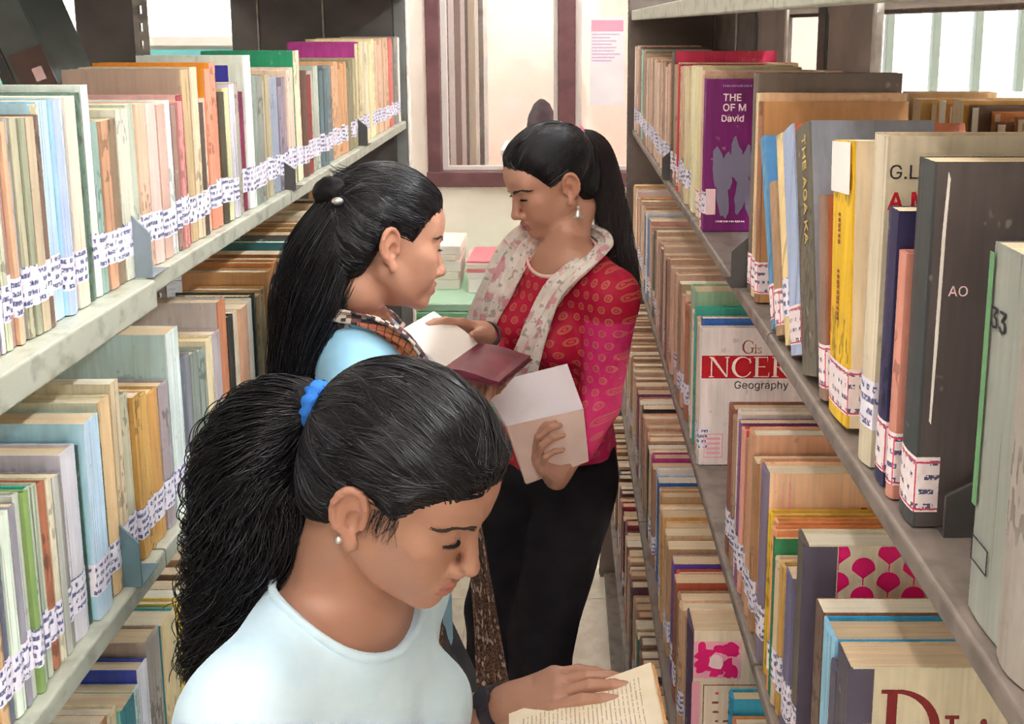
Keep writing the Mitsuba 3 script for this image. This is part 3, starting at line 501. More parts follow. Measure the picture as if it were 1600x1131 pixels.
if FAR['cover']:
    t = tag(key_for('distant_books'), 'small worn books packed in the dim far ends and backs of the racks', 'books', kind='stuff')
    for n_, m_ in (('cover', 'book_cover'), ('pages', 'book_pages'), ('call_sticker', 'call_sticker')):
        o_ = np.cumsum([0] + [len(x[0]) for x in FAR[n_]])
        k_ = add(n_, (np.vstack([x[0] for x in FAR[n_]]), np.vstack([np.asarray(x[1]) + a for x, a in zip(FAR[n_], o_)])), m_, t, uv=np.vstack([x[2] for x in FAR[n_]])); tag(k_, kind='stuff')
# ------------------------------------------------------------------ printing on the covers
from shapely.geometry import Polygon as SP, box as SB, Point as SPt, LineString as SL
from shapely import affinity as SA, union_all as SU
def sh_ell(cx, cy, rx, ry): return SA.scale(SPt(cx, cy).buffer(1.0, quad_segs=12), rx, ry)
def serif_glyph(ch):
    """capital height 1; returns (shape, advance)"""
    t, k = 0.045, 0.13                                  # thin and thick strokes
    def stem(x, y0, y1, w, top=True, bot=True):
        s = [SB(x - w / 2, y0, x + w / 2, y1)]
        if bot: s.append(SB(x - w / 2 - 0.08, y0, x + w / 2 + 0.08, y0 + t))
        if top: s.append(SB(x - w / 2 - 0.08, y1 - t, x + w / 2 + 0.08, y1))
        return SU(s)
    def bar(p, q, w): return SL([p, q]).buffer(w / 2, cap_style=2)
    if ch == 'N': return SU([stem(0.14, 0, 1, t * 1.2), stem(0.80, 0, 1, t * 1.2, bot=False), SP([(0.06, 1), (0.22, 1), (0.84, 0), (0.76, 0)])]), 0.98
    if ch in 'CG':
        o = sh_ell(0.46, 0.5, 0.44, 0.52).difference(sh_ell(0.50, 0.5, 0.34, 0.47)).difference(SB(0.62, 0.27, 1.2, 0.73))
        o = SU([o, SB(0.77, 0.68, 0.80, 0.96)])
        if ch == 'G': o = SU([o, stem(0.78, 0.06, 0.45, k * 0.8, bot=False)])
        return o, 0.92
    if ch == 'E': return SU([stem(0.16, 0, 1, k), SB(0.16, 1 - t, 0.62, 1), SB(0.16, 0, 0.68, t), SB(0.16, 0.49, 0.52, 0.49 + t), SP([(0.58, 1), (0.62, 1), (0.62, 0.74)]), SP([(0.62, 0), (0.68, 0), (0.71, 0.28)])]), 0.78
    if ch == 'R': return SU([stem(0.16, 0, 1, k), sh_ell(0.28, 0.74, 0.36, 0.26).difference(sh_ell(0.28, 0.74, 0.24, 0.215)).difference(SB(-1, 0, 0.16, 1)), bar((0.36, 0.48), (0.74, 0.0), k), SB(0.68, 0, 0.86, t)]), 0.86
    if ch == 'T': return SU([stem(0.36, 0, 1, k, top=False), SB(0.0, 1 - t, 0.72, 1), SB(0.0, 0.76, 0.03, 1), SB(0.69, 0.76, 0.72, 1)]), 0.78
    if ch == 'D': return SU([stem(0.20, 0, 1, k), sh_ell(0.28, 0.5, 0.56, 0.5).difference(sh_ell(0.24, 0.5, 0.47, 0.455)).difference(SB(-1, -1, 0.2, 2))]), 0.90
    if ch == 'h': return SU([stem(0.12, 0, 0.72, 0.075), stem(0.42, 0, 0.36, 0.075, top=False), sh_ell(0.27, 0.34, 0.185, 0.14).difference(sh_ell(0.25, 0.30, 0.13, 0.13)).intersection(SB(0, 0.33, 1, 1))]), 0.55
    if ch in 'mn':
        s = [stem(0.10, 0, 0.47, 0.075)]
        for j in range(2 if ch == 'm' else 1): s += [stem(0.40 + 0.30 * j, 0, 0.36, 0.075, top=False), sh_ell(0.25 + 0.30 * j, 0.34, 0.185, 0.14).difference(sh_ell(0.23 + 0.30 * j, 0.30, 0.13, 0.13)).intersection(SB(-1, 0.33, 2, 1))]
        return SU(s), 0.84 if ch == 'm' else 0.54
    if ch == 'i': return SU([stem(0.11, 0, 0.47, 0.075), sh_ell(0.11, 0.62, 0.055, 0.055)]), 0.24
    if ch == 'k': return SU([stem(0.11, 0, 0.72, 0.075), bar((0.14, 0.20), (0.42, 0.46), t), bar((0.24, 0.28), (0.46, 0.0), 0.085), SB(0.30, 0.43, 0.50, 0.47), SB(0.38, 0, 0.56, t)]), 0.56
    if ch == 'y': return SU([bar((0.06, 0.46), (0.27, 0.0), 0.085), bar((0.46, 0.46), (0.20, -0.22), t), SB(0, 0.43, 0.18, 0.47), SB(0.36, 0.43, 0.54, 0.47)]), 0.52
    if ch == 's': return SU([sh_ell(0.17, 0.35, 0.14, 0.12).difference(sh_ell(0.17, 0.35, 0.09, 0.075)).difference(SB(0.17, 0.2, 1, 0.34)), sh_ell(0.17, 0.12, 0.15, 0.12).difference(sh_ell(0.17, 0.12, 0.095, 0.075)).difference(SB(-1, 0.13, 0.17, 0.3))]), 0.36
    return SB(0, 0, 0.01, 0.01), 0.3
def serif_text(s, h, depth=0.0004, squeeze=1.0):
    x, gs = 0.0, []
    for ch in s:
        g, a = serif_glyph(ch); gs.append(SA.translate(g, x, 0)); x += a
    return flat(SA.scale(SU(gs), h * squeeze, h, origin=(0, 0)), depth)
def flat(shape, depth=0.0004):
    return cat([trimesh.creation.extrude_polygon(g, depth, engine='earcut') for g in getattr(shape, 'geoms', [shape]) if g.area > 1e-9])
def on_face(book, mesh, u, z, m, name, lift=0.0, kind=None):
    """lays a flat xy mesh on the near cover of a book: x from the spine, y up from the foot"""
    k, W = book; V = np.array(mesh.vertices)
    kk = add(name, (W(np.stack([V[:, 0] + u, -V[:, 2] - 0.0001 - lift, V[:, 1] + z], 1)), np.array(mesh.faces)), m, k)
    return kk
def on_spine(book, mesh, y, z, m, name):
    """the same on a right-hand spine, reading downwards"""
    k, W = book; V = np.array(mesh.vertices)
    return add(name, (W(np.stack([-V[:, 2] - 0.0006, y - V[:, 1], z - V[:, 0]], 1)), np.array(mesh.faces)), m, k)
def at_y(rows_, y): return min(rows_, key=lambda b: abs(float(b[1](np.array([[0.05, 0.0, 0.0]]))[0, 1]) - y))
def txt(s, h, bold=False): return meshkit.text_mesh(s, h, 0.0004, bold)
mat('print_red', 'a8121f', 0.6, 0.3); mat('print_pink', 'd9357a', 0.6, 0.3); mat('print_magenta', 'd01a6a', 0.6, 0.3); mat('print_orange', 'e8952f', 0.6, 0.3); mat('print_grey', '7d7890', 0.7, 0.3); mat('print_rose', 'e9a2b4', 0.6, 0.3); mat('print_brown', '8a4a3a', 0.6, 0.3); mat('print_navy', '2c3052', 0.6, 0.3); mat('print_palepink', 'f0d0d2', 0.6, 0.3); mat('print_white', 'efe9e4', 0.6, 0.3); mat('print_slate', '4a4554', 0.6, 0.3)
def blob(rx, ry, n=14, seed=0, wob=0.18):
    r_ = random.Random(seed); ph = [r_.uniform(1 - wob, 1 + wob) for _ in range(n)]
    return SP([(rx * ph[i] * math.cos(2 * PI * i / n), ry * ph[i] * math.sin(2 * PI * i / n)) for i in range(n)])
# purple book
b = at_y(r1b, 1.546)
on_face(b, txt('THE', 0.0105, True), 0.026, 0.200, 'ink_white', 'title'); on_face(b, txt('OF M', 0.0105, True), 0.026, 0.185, 'ink_white', 'title'); on_face(b, txt('David', 0.0095, True), 0.024, 0.169, 'ink_white', 'title')
dash = lambda n, h, w: flat(SU([SB(i * w, 0, i * w + w * (0.5 + 0.3 * ((i * 7) % 3) / 2), h) for i in range(n)]))
on_face(b, dash(14, 0.003, 0.0032), 0.026, 0.221, 'ink_lilac', 'lettering'); on_face(b, dash(15, 0.0026, 0.003), 0.020, 0.014, 'ink_white', 'lettering')
hs = [SA.translate(SA.rotate(blob(0.0085, 0.034, 16, i), a, origin=(0, 0)), x, y) for i, (x, y, a) in enumerate(((0.022, 0.098, 4), (0.036, 0.090, -3), (0.049, 0.110, 2), (0.063, 0.100, -6), (0.077, 0.092, 4), (0.030, 0.052, 8), (0.058, 0.062, -8), (0.071, 0.050, 6)))]
on_face(b, flat(SU(hs)), 0.0, 0.0, 'print_grey', 'picture')
on_face(b, flat(SB(0.004, 0.026, 0.019, 0.066)), 0, 0, 'print_palepink', 'paper_label', 0.0003)
# white book with the red band
b = at_y(r2b, 1.535)
on_face(b, flat(SB(0.004, 0.144, 0.185, 0.181)), 0, 0, 'print_red', 'band'); on_face(b, serif_text('NCER', 0.033, 0.0006, 1.12), 0.014, 0.146, 'ink_white', 'title')
on_face(b, serif_text('Gis', 0.021), 0.066, 0.1845, 'print_brown', 'lettering'); on_face(b, txt('Geography', 0.012), 0.055, 0.127, 'ink_dark', 'lettering')
fr_ = SB(0.010, 0.012, 0.040, 0.052); on_face(b, flat(SU([fr_.difference(fr_.buffer(-0.0014)), *[SB(0.014, 0.018 + i * 0.008, 0.036, 0.0215 + i * 0.008) for i in range(4)]])), 0, 0, 'print_rose', 'stamp')
# patterned fan cover
b = at_y(r2, 0.85)
fans = []
for i in range(7):
    for j in range(7):
        cx, cy = 0.032 + 0.046 * (i * 0.5), 0.222 - 0.028 * j - (0.014 if i % 2 else 0)
        f_ = SA.scale(SPt(0, 0).buffer(1), 0.0105, 0.0105).intersection(SP([(0, -0.010), (0.020, 0.006), (0.012, 0.02), (-0.012, 0.02), (-0.020, 0.006)]))
        if cy > 0.02: fans += [SA.translate(f_, cx, cy), SB(cx - 0.0005, cy - 0.0165, cx + 0.0005, cy - 0.008)]
on_face(b, flat(SU(fans).intersection(SB(0.032, 0, 0.175, 0.229))), 0, 0, 'print_magenta', 'fan_pattern')
on_face(b, flat(SB(0.0, 0.0, 0.031, 0.229)), 0, 0, 'print_slate', 'spine_cloth')
# cream jacket with the large maroon D
b = at_y(r2, 0.690)
on_face(b, flat(SU([SB(0.0, 0.172, 0.019, 0.217), SB(0.0, 0.165, 0.012, 0.19)])), 0, 0, 'print_slate', 'torn_patch')
on_face(b, serif_text('D', 0.066, 0.0004, 0.88), 0.022, 0.134, 'ink_maroon', 'title'); on_face(b, serif_text('himyki', 0.062, 0.0004, 0.72), 0.074, 0.134, 'ink_maroon', 'title')
# title on the dark olive spine
b = at_y(r1, 0.838)
on_spine(b, txt('THE AGA KA', 0.012), 0.020, 0.214, 'ink_gold', 'spine_title')
# cream book with G.L. and A M
b = at_y(r1[:7], 0.690)
on_face(b, txt('G.L.', 0.0095), 0.005, 0.209, 'ink_dark', 'lettering'); on_face(b, txt('A M', 0.0115, True), 0.005, 0.188, 'ink_red', 'title')
# yellow spine with white head, small print on its cover
b = at_y(r1, 0.752)
V_ = SB(0.0, 0.0, 0.040, 0.052)
on_spine(b, flat(V_), 0.054, 0.221, 'print_white', 'spine_head'); on_spine(b, dash(6, 0.004, 0.0042), 0.030, 0.165, 'print_brown', 'spine_title'); on_spine(b, dash(10, 0.004, 0.0042), 0.030, 0.12, 'print_brown', 'spine_title')
on_face(b, flat(SU([SB(0.030, 0.05 + 0.0065 * i, 0.0335, 0.054 + 0.0065 * i) for i in range(18)])), 0, 0, 'print_brown', 'lettering')
# black book: chalk mark and worn white hinge
b = at_y(r1, 0.602)
on_face(b, txt('AO', 0.0062), 0.014, 0.150, 'print_palepink', 'mark')
on_face(b, flat(SA.translate(SP([(0, 0.07), (0.0012, 0.068), (0.0022, 0.12), (0.0028, 0.19), (0.0036, 0.222), (0.0022, 0.226), (0.0008, 0.19), (0.0002, 0.12)]), 0.0075, 0)), 0, 0, 'print_white', 'worn_edge')
# grey volumes nearest the viewer
b = at_y(r1, 0.474)
def on_spine_up(book, mesh, y, z, m, name):
    k, W = book; V = np.array(mesh.vertices)
    return add(name, (W(np.stack([-V[:, 2] - 0.0006, y - V[:, 0], z + V[:, 1]], 1)), np.array(mesh.faces)), m, k)
on_spine_up(b, txt('33', 0.011), 0.034, 0.160, 'ink_dark', 'mark')
fr_ = SB(0, 0, 0.020, 0.014); on_spine_up(b, flat(fr_.difference(fr_.buffer(-0.0006))), 0.036, 0.030, 'ink_dark', 'label_outline')
mat('cloth_green', '5f8a62', 0.7, 0.3); on_spine_up(b, flat(SB(0, 0.06, 0.005, 0.198)), 0.0395, 0.0, 'cloth_green', 'hinge_cloth')
# pen scribble on the tan cover
b = at_y(r1, 1.150)
scr = SL([(0.060, 0.214), (0.066, 0.220), (0.075, 0.217), (0.080, 0.2185), (0.090, 0.2155), (0.098, 0.217), (0.112, 0.2135)]).buffer(0.0009)
on_face(b, flat(scr), 0, 0, 'print_navy', 'pen_mark')
# peach cover with red print
b = at_y(r2, 1.016)
on_face(b, flat(SU([SP([(0.098, 0.160), (0.104, 0.184), (0.109, 0.184), (0.122, 0.160), (0.115, 0.160), (0.106, 0.176), (0.104, 0.160)]), *[SA.translate(blob(0.0026, 0.0030, 8, i, 0.3), 0.055 + 0.013 * i, 0.168) for i in range(3)]])), 0, 0, 'print_brown', 'title')
on_face(b, flat(SU([SB(0.026, 0.012, 0.0275, 0.212), SB(0.020, 0.012, 0.0205, 0.212)])), 0, 0, 'print_rose', 'border')
# pink flowered cover with a framed list of lines
b = at_y(r3, 1.296)
r_ = random.Random(4); fl_ = [SA.translate(SA.rotate(blob(0.011, 0.006, 10, i, 0.2), r_.uniform(0, 180), origin=(0, 0)), 0.012 + r_.random() * 0.055, 0.172 + r_.random() * 0.042) for i in range(26)]
on_face(b, flat(SB(0.006, 0.165, 0.072, 0.221)), 0, 0, 'print_rose', 'picture', -0.0002); on_face(b, flat(SU(fl_).intersection(SB(0.006, 0.165, 0.072, 0.221))), 0, 0, 'print_magenta', 'flower')
on_face(b, flat(SA.translate(blob(0.011, 0.011, 12, 3, 0.15), 0.037, 0.190)), 0, 0, 'print_palepink', 'flower', 0.0003)
fr_ = SB(0.020, 0.010, 0.120, 0.155); on_face(b, flat(fr_.difference(fr_.buffer(-0.0012))), 0, 0, 'print_brown', 'frame')
for i in range(9): on_face(b, flat(SU([SB(0.030 + r_.random() * 0.01 + j * 0.016, 0.140 - i * 0.0145, 0.030 + j * 0.016 + 0.012, 0.1432 - i * 0.0145) for j in range(3)])), 0, 0, 'print_brown' if i else 'print_pink', 'text_line')
on_face(b, flat(SB(0.004, 0.004, 0.015, 0.160)), 0, 0, 'print_rose', 'side_band')
# red and blue flowered cover, spotted orange cover, photo cover, blue patch
b = at_y(r3, 1.506)
on_face(b, flat(SU([SA.translate(blob(0.006, 0.006, 9, i, 0.35), 0.035 + 0.013 * (i % 9), 0.192 - 0.014 * (i // 9)) for i in range(27)])), 0, 0, 'print_navy', 'picture')
r2c = [(k_, W_) for k_, W_ in BOOKS.items() if 'of the far run, right second shelf' in labels[k_]['label']]
b = at_y(r2c, 2.822)
on_face(b, flat(SU([SA.translate(blob(0.014, 0.012, 12, i), 0.035 + 0.05 * (i % 3), 0.185 - 0.04 * (i // 3)) for i in range(6)])), 0, 0, 'print_brown', 'picture')
b = at_y(r2c, 2.474)
on_face(b, flat(SA.translate(blob(0.022, 0.024, 14, 2, 0.1), 0.045, 0.175)), 0, 0, 'print_grey', 'picture'); on_face(b, flat(SB(0.085, 0.15, 0.17, 0.2)), 0, 0, 'print_rose', 'picture'); on_face(b, flat(SB(0.09, 0.10, 0.12, 0.135)), 0, 0, 'print_orange', 'picture')
l1b = [(k_, W_) for k_, W_ in BOOKS.items() if 'beyond the blue grey bookend' in labels[k_]['label']]
b = at_y(l1b, 1.598)
def on_left(book, mesh, u, z, m, name):
    k, W = book; V = np.array(mesh.vertices)
    return add(name, (W(np.stack([u - V[:, 0], -V[:, 2] - 0.0001, V[:, 1] + z], 1)), np.array(mesh.faces)), m, k)
mat('print_indigo', '3a3a98', 0.6, 0.3); mat('print_gold', 'e3b21f', 0.6, 0.3)
on_left(b, flat(SB(0, 0, 0.024, 0.033)), 0.052, 0.192, 'print_indigo', 'patch')
l3 = [(k_, W_) for k_, W_ in BOOKS.items() if 'left third shelf' in labels[k_]['label']]
b = at_y(l3, 1.086)
on_left(b, flat(SB(0, 0, 0.050, 0.20)), 0.135, 0.0, 'print_gold', 'patch')
b = at_y(l3, 1.114)
on_left(b, flat(SU([blob(0.012, 0.004, 10, 1), SA.translate(blob(0.012, 0.004, 10, 2), 0.03, -0.004)])), 0.06, 0.185, 'ink_maroon', 'picture')
# dark box file leaning behind the near books of the left rack
t = thing('box_file', 'large dark grey box file leaning behind the nearest books, white sticker at its corner', 'box file')
A = np.array([[1, 0, 0.0], [0, 1, 0], [0, 0, 1]])
bm = cbox(-0.034, 0.034, -0.12, 0.0, 0.0, 0.166, 0.003); rot = trimesh.transformations.rotation_matrix(math.radians(-20), (0, 1, 0))
def lean(m_): m_ = m_.copy(); m_.apply_transform(rot); m_.apply_translation((-0.702, 1.49, 1.706)); return m_
add('body', lean(bm), 'file_dark', t); mat('file_dark', _wear('46504f', '39413f', 20.0), 0.4, 0.4); mat('file_black', '1f1d1c', 0.4, 0.4)
add('side_strip', lean(cbox(-0.0345, -0.018, -0.1215, -0.1195, 0.0, 0.166, 0.0005)), 'file_black', t); add('corner', lean(cbox(-0.012, 0.0345, -0.1215, -0.1195, 0.0, 0.062, 0.0005)), 'corner_brown', t); mat('corner_brown', '4a342c', 0.5, 0.4)
tag(add('carton', cbox(-0.785, -0.668, 1.36, 1.50, 1.5135, 1.692, 0.004), 'corner_brown'), 'brown carton under the leaning dark box file behind the nearest books', 'carton')
add('sticker', lean(cbox(0.010, 0.024, -0.1225, -0.1212, 0.018, 0.036, 0.0002)), 'print_palepink', t)
# ------------------------------------------------------------------ signed-distance modelling for the people
def nz(v): v = np.asarray(v, float); return v / np.linalg.norm(v)
def smin(a, b, k):
    h = np.clip(0.5 + 0.5 * (b - a) / k, 0, 1); return b * (1 - h) + a * h - k * h * (1 - h)
def smax(a, b, k): return -smin(-a, -b, k)
def s_ell(P, c, r):
    r = np.asarray(r, float); q = P - np.asarray(c, float)
    k0 = np.sqrt(((q / r) ** 2).sum(1)); k1 = np.sqrt(((q / r ** 2) ** 2).sum(1))
    return np.where(k1 > 1e-9, k0 * (k0 - 1) / np.maximum(k1, 1e-9), -r.min())
def s_cap(P, a, b, ra, rb=None):
    a, b = np.asarray(a, float), np.asarray(b, float); rb = ra if rb is None else rb
    ab = b - a; h = np.clip((P - a) @ ab / max(ab @ ab, 1e-12), 0, 1)
    return np.linalg.norm(P - a - h[:, None] * ab, axis=1) - (ra + (rb - ra) * h)
def s_chain(P, pts, rs, k=0.004):
    d = None
    for i in range(len(pts) - 1):
        e = s_cap(P, pts[i], pts[i + 1], rs[i], rs[i + 1]); d = e if d is None else smin(d, e, k)
    return d
def s_box(P, lo, hi, r=0.0):
    c, h = (np.asarray(lo) + hi) / 2, (np.asarray(hi) - lo) / 2 - r
    q = np.abs(P - c) - h
    return np.linalg.norm(np.maximum(q, 0), axis=1) + np.minimum(q.max(1), 0) - r
def mesh_sdf(f, lo, hi, res, B=6, margin=1.9):
    """surface nets over a sparse set of blocks"""
    lo, hi = np.asarray(lo, float), np.asarray(hi, float)
    nb = np.maximum(np.ceil((hi - lo) / (res * B)).astype(int), 1)
    n = nb * B + 1
    gi = np.stack(np.meshgrid(*[np.arange(k) for k in nb], indexing='ij'), -1).reshape(-1, 3)
    cen = lo + (gi + 0.5) * B * res
    dc = f(cen)
    D = np.empty(n, np.float32)
    sg = np.where(dc < 0, -1.0, 1.0).reshape(nb)
    D[:-1, :-1, :-1] = np.repeat(np.repeat(np.repeat(sg, B, 0), B, 1), B, 2)
    D[-1] = D[-2]; D[:, -1] = D[:, -2]; D[:, :, -1] = D[:, :, -2]
    keep = gi[np.abs(dc) < margin * B * res * 0.87]
    off = np.stack(np.meshgrid(*[np.arange(B + 1)] * 3, indexing='ij'), -1).reshape(-1, 3)
    for s in range(0, len(keep), 400):
        idx = (keep[s:s + 400, None, :] * B + off[None]).reshape(-1, 3)
        lin = np.unique(np.ravel_multi_index(idx.T, n)); idx = np.stack(np.unravel_index(lin, n), 1)
        D.ravel()[lin] = f(lo + idx * res)
    D[[0, -1]] = np.maximum(D[[0, -1]], 1e-4); D[:, [0, -1]] = np.maximum(D[:, [0, -1]], 1e-4); D[:, :, [0, -1]] = np.maximum(D[:, :, [0, -1]], 1e-4)
    D = np.where(np.abs(D) < 1e-7, 1e-7, D)
    S = D < 0
    cnt = sum(S[a:n[0] - 1 + a, b:n[1] - 1 + b, c:n[2] - 1 + c].astype(np.int8) for a in (0, 1) for b in (0, 1) for c in (0, 1))
    act = np.argwhere((cnt > 0) & (cnt < 8))
    if len(act) == 0: raise ValueError('empty surface')
    corner = [(a, b, c) for a in (0, 1) for b in (0, 1) for c in (0, 1)]
    val = {c: D[act[:, 0] + c[0], act[:, 1] + c[1], act[:, 2] + c[2]] for c in corner}
    acc, num = np.zeros((len(act), 3)), np.zeros(len(act))
    for c in corner:
        for ax in range(3):
            if c[ax] == 0:
                e = list(c); e[ax] = 1; e = tuple(e); va, vb = val[c], val[e]
                m = (va < 0) != (vb < 0); t = np.where(m, va / np.where(m, va - vb, 1), 0)
                p = np.array(c, float)[None] + np.eye(3)[ax][None] * t[:, None]
                acc += np.where(m[:, None], p, 0); num += m
    V = lo + (act + acc / num[:, None]) * res
    ids = -np.ones(n - 1, np.int64); ids[act[:, 0], act[:, 1], act[:, 2]] = np.arange(len(act))
    F = []
    for ax in range(3):
        sl = [slice(1, -1)] * 3; sl[ax] = slice(0, -1); s2 = list(sl); s2[ax] = slice(1, None)
        A, Bq = S[tuple(sl)], S[tuple(s2)]
        q = np.argwhere(A != Bq); base = q + 1; base[:, ax] -= 1
        if len(q) == 0: continue
        inside = A[q[:, 0], q[:, 1], q[:, 2]]
        u, v = [(1, 2), (2, 0), (0, 1)][ax]
        eu, ev = np.eye(3, dtype=int)[u], np.eye(3, dtype=int)[v]
        g = lambda o: ids[tuple((base - o).T)]
        quad = np.stack([g(eu + ev), g(ev), g(0 * eu), g(eu)], 1)
        quad = np.where(inside[:, None], quad, quad[:, ::-1])
        F += [quad[:, [0, 1, 2]], quad[:, [0, 2, 3]]]
    F = np.vstack(F); F = F[(F >= 0).all(1)]
    m = trimesh.Trimesh(V, F, process=False)
    return m
class Frame:
    """a posed part: origin c, facing angle (degrees from +x in the floor plane), nod, tilt, scale"""
    def __init__(s, c, face, nod=0, tilt=0, scale=1.0):
        a, b, g = (math.radians(v) for v in (face, nod, tilt))
        f, u = np.array([math.cos(a), math.sin(a), 0]), np.array([0, 0, 1.0]); r = np.cross(f, u)
        f, u = f * math.cos(b) - u * math.sin(b), u * math.cos(b) + f * math.sin(b)
        r, u = r * math.cos(g) - u * math.sin(g), u * math.cos(g) + r * math.sin(g)
        s.c, s.R, s.s = np.asarray(c, float), np.stack([r, f, u], 1), scale
    def to(s, P): return (np.asarray(P, float) - s.c) @ s.R / s.s
    def out(s, L): return np.asarray(L, float) @ s.R.T * s.s + s.c
def s_torus_arc(P, pts, r): return s_chain(P, pts, [r] * len(pts), 0.002)
def head_sdf(L, q):
    """canonical head: x to the right ear, y out of the face, z up, eyes at z = 0; q holds tuning values"""
    X = L.copy(); X[:, 0] = np.abs(X[:, 0])
    fw = q.get('width', 1.0)
    X[:, 0] = X[:, 0] / fw
    d = s_ell(X, (0, -0.006, 0.028), (0.0715, 0.094, 0.081))
    d = smin(d, s_ell(X, (0, 0.030, -0.030), (0.0585, 0.056, 0.076)), 0.022)
    d = smin(d, s_ell(X, (0, 0.060, 0.035), (0.052, 0.031, 0.040)), 0.02)              # forehead
    d = smin(d, s_cap(X, (0.048, -0.004, -0.052), (0.014, 0.068, -0.091), 0.017, 0.0125), 0.022)   # jaw
    d = smin(d, s_ell(X, (0, 0.0765, -0.0925), (0.0165, 0.014, 0.0135)), 0.014)              # chin
    d = smin(d, s_ell(X, (0.041, 0.056, -0.020), (0.020, 0.021, 0.017)), 0.02)               # cheekbone
    d = smin(d, s_ell(X, (0.032, 0.061, -0.047), (0.021, 0.022, 0.024)), 0.02)               # cheek
    d = smin(d, s_cap(X, (0.010, 0.0805, 0.017), (0.044, 0.064, 0.019), 0.0085, 0.007), 0.012)     # brow
    d = smax(d, -s_ell(X, (0.0340, 0.0935, 0.000), (0.0155, 0.0115, 0.0100)), 0.012)         # socket
    d = smin(d, s_ell(X, (0.0155, 0.0775, -0.004), (0.0075, 0.0085, 0.0120)), 0.010)         # inner corner
    d = smin(d, s_ell(X, (0, 0.079, -0.066), (0.025, 0.0135, 0.020)), 0.014)                   # mouth mound
    # nose
    n = s_cap(X, (0, 0.0835, 0.006), (0, 0.1015, -0.034), 0.0068, 0.0088)
    n = smin(n, s_ell(X, (0, 0.1035, -0.0385), (0.0105, 0.0098, 0.0088)), 0.006)
    n = smin(n, s_ell(X, (0.0132, 0.0938, -0.0420), (0.0074, 0.0105, 0.0080)), 0.004)
    n = smin(n, s_cap(X, (0, 0.093, -0.0475), (0, 0.099, -0.046), 0.0045), 0.004)
    d = smin(d, n, 0.0085)
    d = smax(d, -s_ell(X, (0.0062, 0.0965, -0.0500), (0.0028, 0.0042, 0.0022)), 0.002)       # nostril
    # lips
    sm = q.get('smile', 0.0)
    cz = -0.0665 + 0.004 * sm; cx = 0.0240 + 0.003 * sm
    lip = s_chain(X, [(0, 0.0946, -0.0620), (0.007, 0.0938, -0.0610), (0.016, 0.0885, -0.0632), (cx, 0.0800, cz)], [0.0041, 0.0041, 0.0034, 0.0018])
    lip = smin(lip, s_chain(X, [(0, 0.0930, -0.0732), (0.009, 0.0912, -0.0726), (0.016, 0.0868, -0.0706), (cx - 0.001, 0.0800, cz - 0.001)], [0.0053, 0.0050, 0.0040, 0.0020]), 0.0022)
    d = smin(d, lip, 0.0035)
    d = smax(d, -s_chain(X, [(0, 0.1005, -0.0674), (0.009, 0.0985, -0.0672), (0.017, 0.0935, -0.0668), (cx + 0.003, 0.0845, cz + 0.0004)], [0.0012, 0.0012, 0.0012, 0.0010]), 0.0018)
    d = smax(d, -s_cap(X, (0, 0.1015, -0.0565), (0, 0.0985, -0.052), 0.0022), 0.004)          # philtrum
    # eyelids over the eyeball
    eye = np.array([0.0312, 0.0715, -0.001])
    ball = np.linalg.norm(X - eye, axis=1)
    lid = ball - 0.0140
    d = smin(d, lid, 0.005)
    gap = q.get('eye_open', 0.0036)
    cut = s_ell(X, eye + (0.001, 0.0135, -0.0042 if q.get('down', True) else -0.0005), (0.0112, 0.008, gap))
    d = smax(d, -np.maximum(cut, -(ball - 0.0122)), 0.0012)
    crease = s_chain(X, [eye + (-0.011, 0.0095, 0.0045), eye + (0, 0.0136, 0.0072), eye + (0.012, 0.0085, 0.0045)], [0.0007, 0.0009, 0.0007])
    d = smax(d, -crease, 0.0016)
    # ear
    E = (X - np.array([0.0705, -0.012, -0.016])) / 1.12
    a = math.radians(12); b = math.radians(22)
    E = np.stack([E[:, 0] * math.cos(b) + E[:, 1] * math.sin(b), -E[:, 0] * math.sin(b) + E[:, 1] * math.cos(b), E[:, 2]], 1)
    E = np.stack([E[:, 0], E[:, 1] * math.cos(a) - E[:, 2] * math.sin(a) * -1, E[:, 2] * math.cos(a) - E[:, 1] * math.sin(a)], 1)
    ear = s_ell(E, (0.004, -0.002, 0.004), (0.0055, 0.0155, 0.0255))
    th = np.linspace(-0.5, 1.28 * PI, 12)
    rim = [(0.0085 - 0.002 * (abs(t - 1.6) > 1.4), 0.0145 * math.cos(t) - 0.002, 0.0225 * math.sin(t) + 0.007) for t in th]
    ear = smin(ear, s_torus_arc(E, rim, 0.0037), 0.002)
    ear = smin(ear, s_ell(E, (0.006, 0.004, -0.026), (0.0048, 0.0075, 0.0085)), 0.006)
    ear = smax(ear, -s_ell(E, (0.0115, 0.0025, -0.002), (0.0095, 0.0078, 0.0118)), 0.002)
    ear = smax(ear, -s_chain(E, [(0.0112, -0.0090, -0.006), (0.0110, -0.0092, 0.012), (0.0110, 0.001, 0.0215)], [0.0038, 0.0044, 0.0036]), 0.002)
    ear = smin(ear, s_ell(E, (0.007, 0.0115, -0.004), (0.0042, 0.0038, 0.0055)), 0.003)
    d = smin(d, ear * 1.12, 0.006)
    return d
def head_at(fr, P, q):
    """the posed head, worked out only near it"""
    L = fr.to(P); r = np.linalg.norm(L, axis=1); d = r - 0.135; m = r < 0.17
    if m.any(): d[m] = head_sdf(L[m], q)
    return d * fr.s
def near_only(f, P, c, r):
    d0 = np.linalg.norm(P - np.asarray(c), axis=1); d = d0 - r * 0.8; m = d0 < r
    if m.any(): d[m] = f(P[m])
    return d
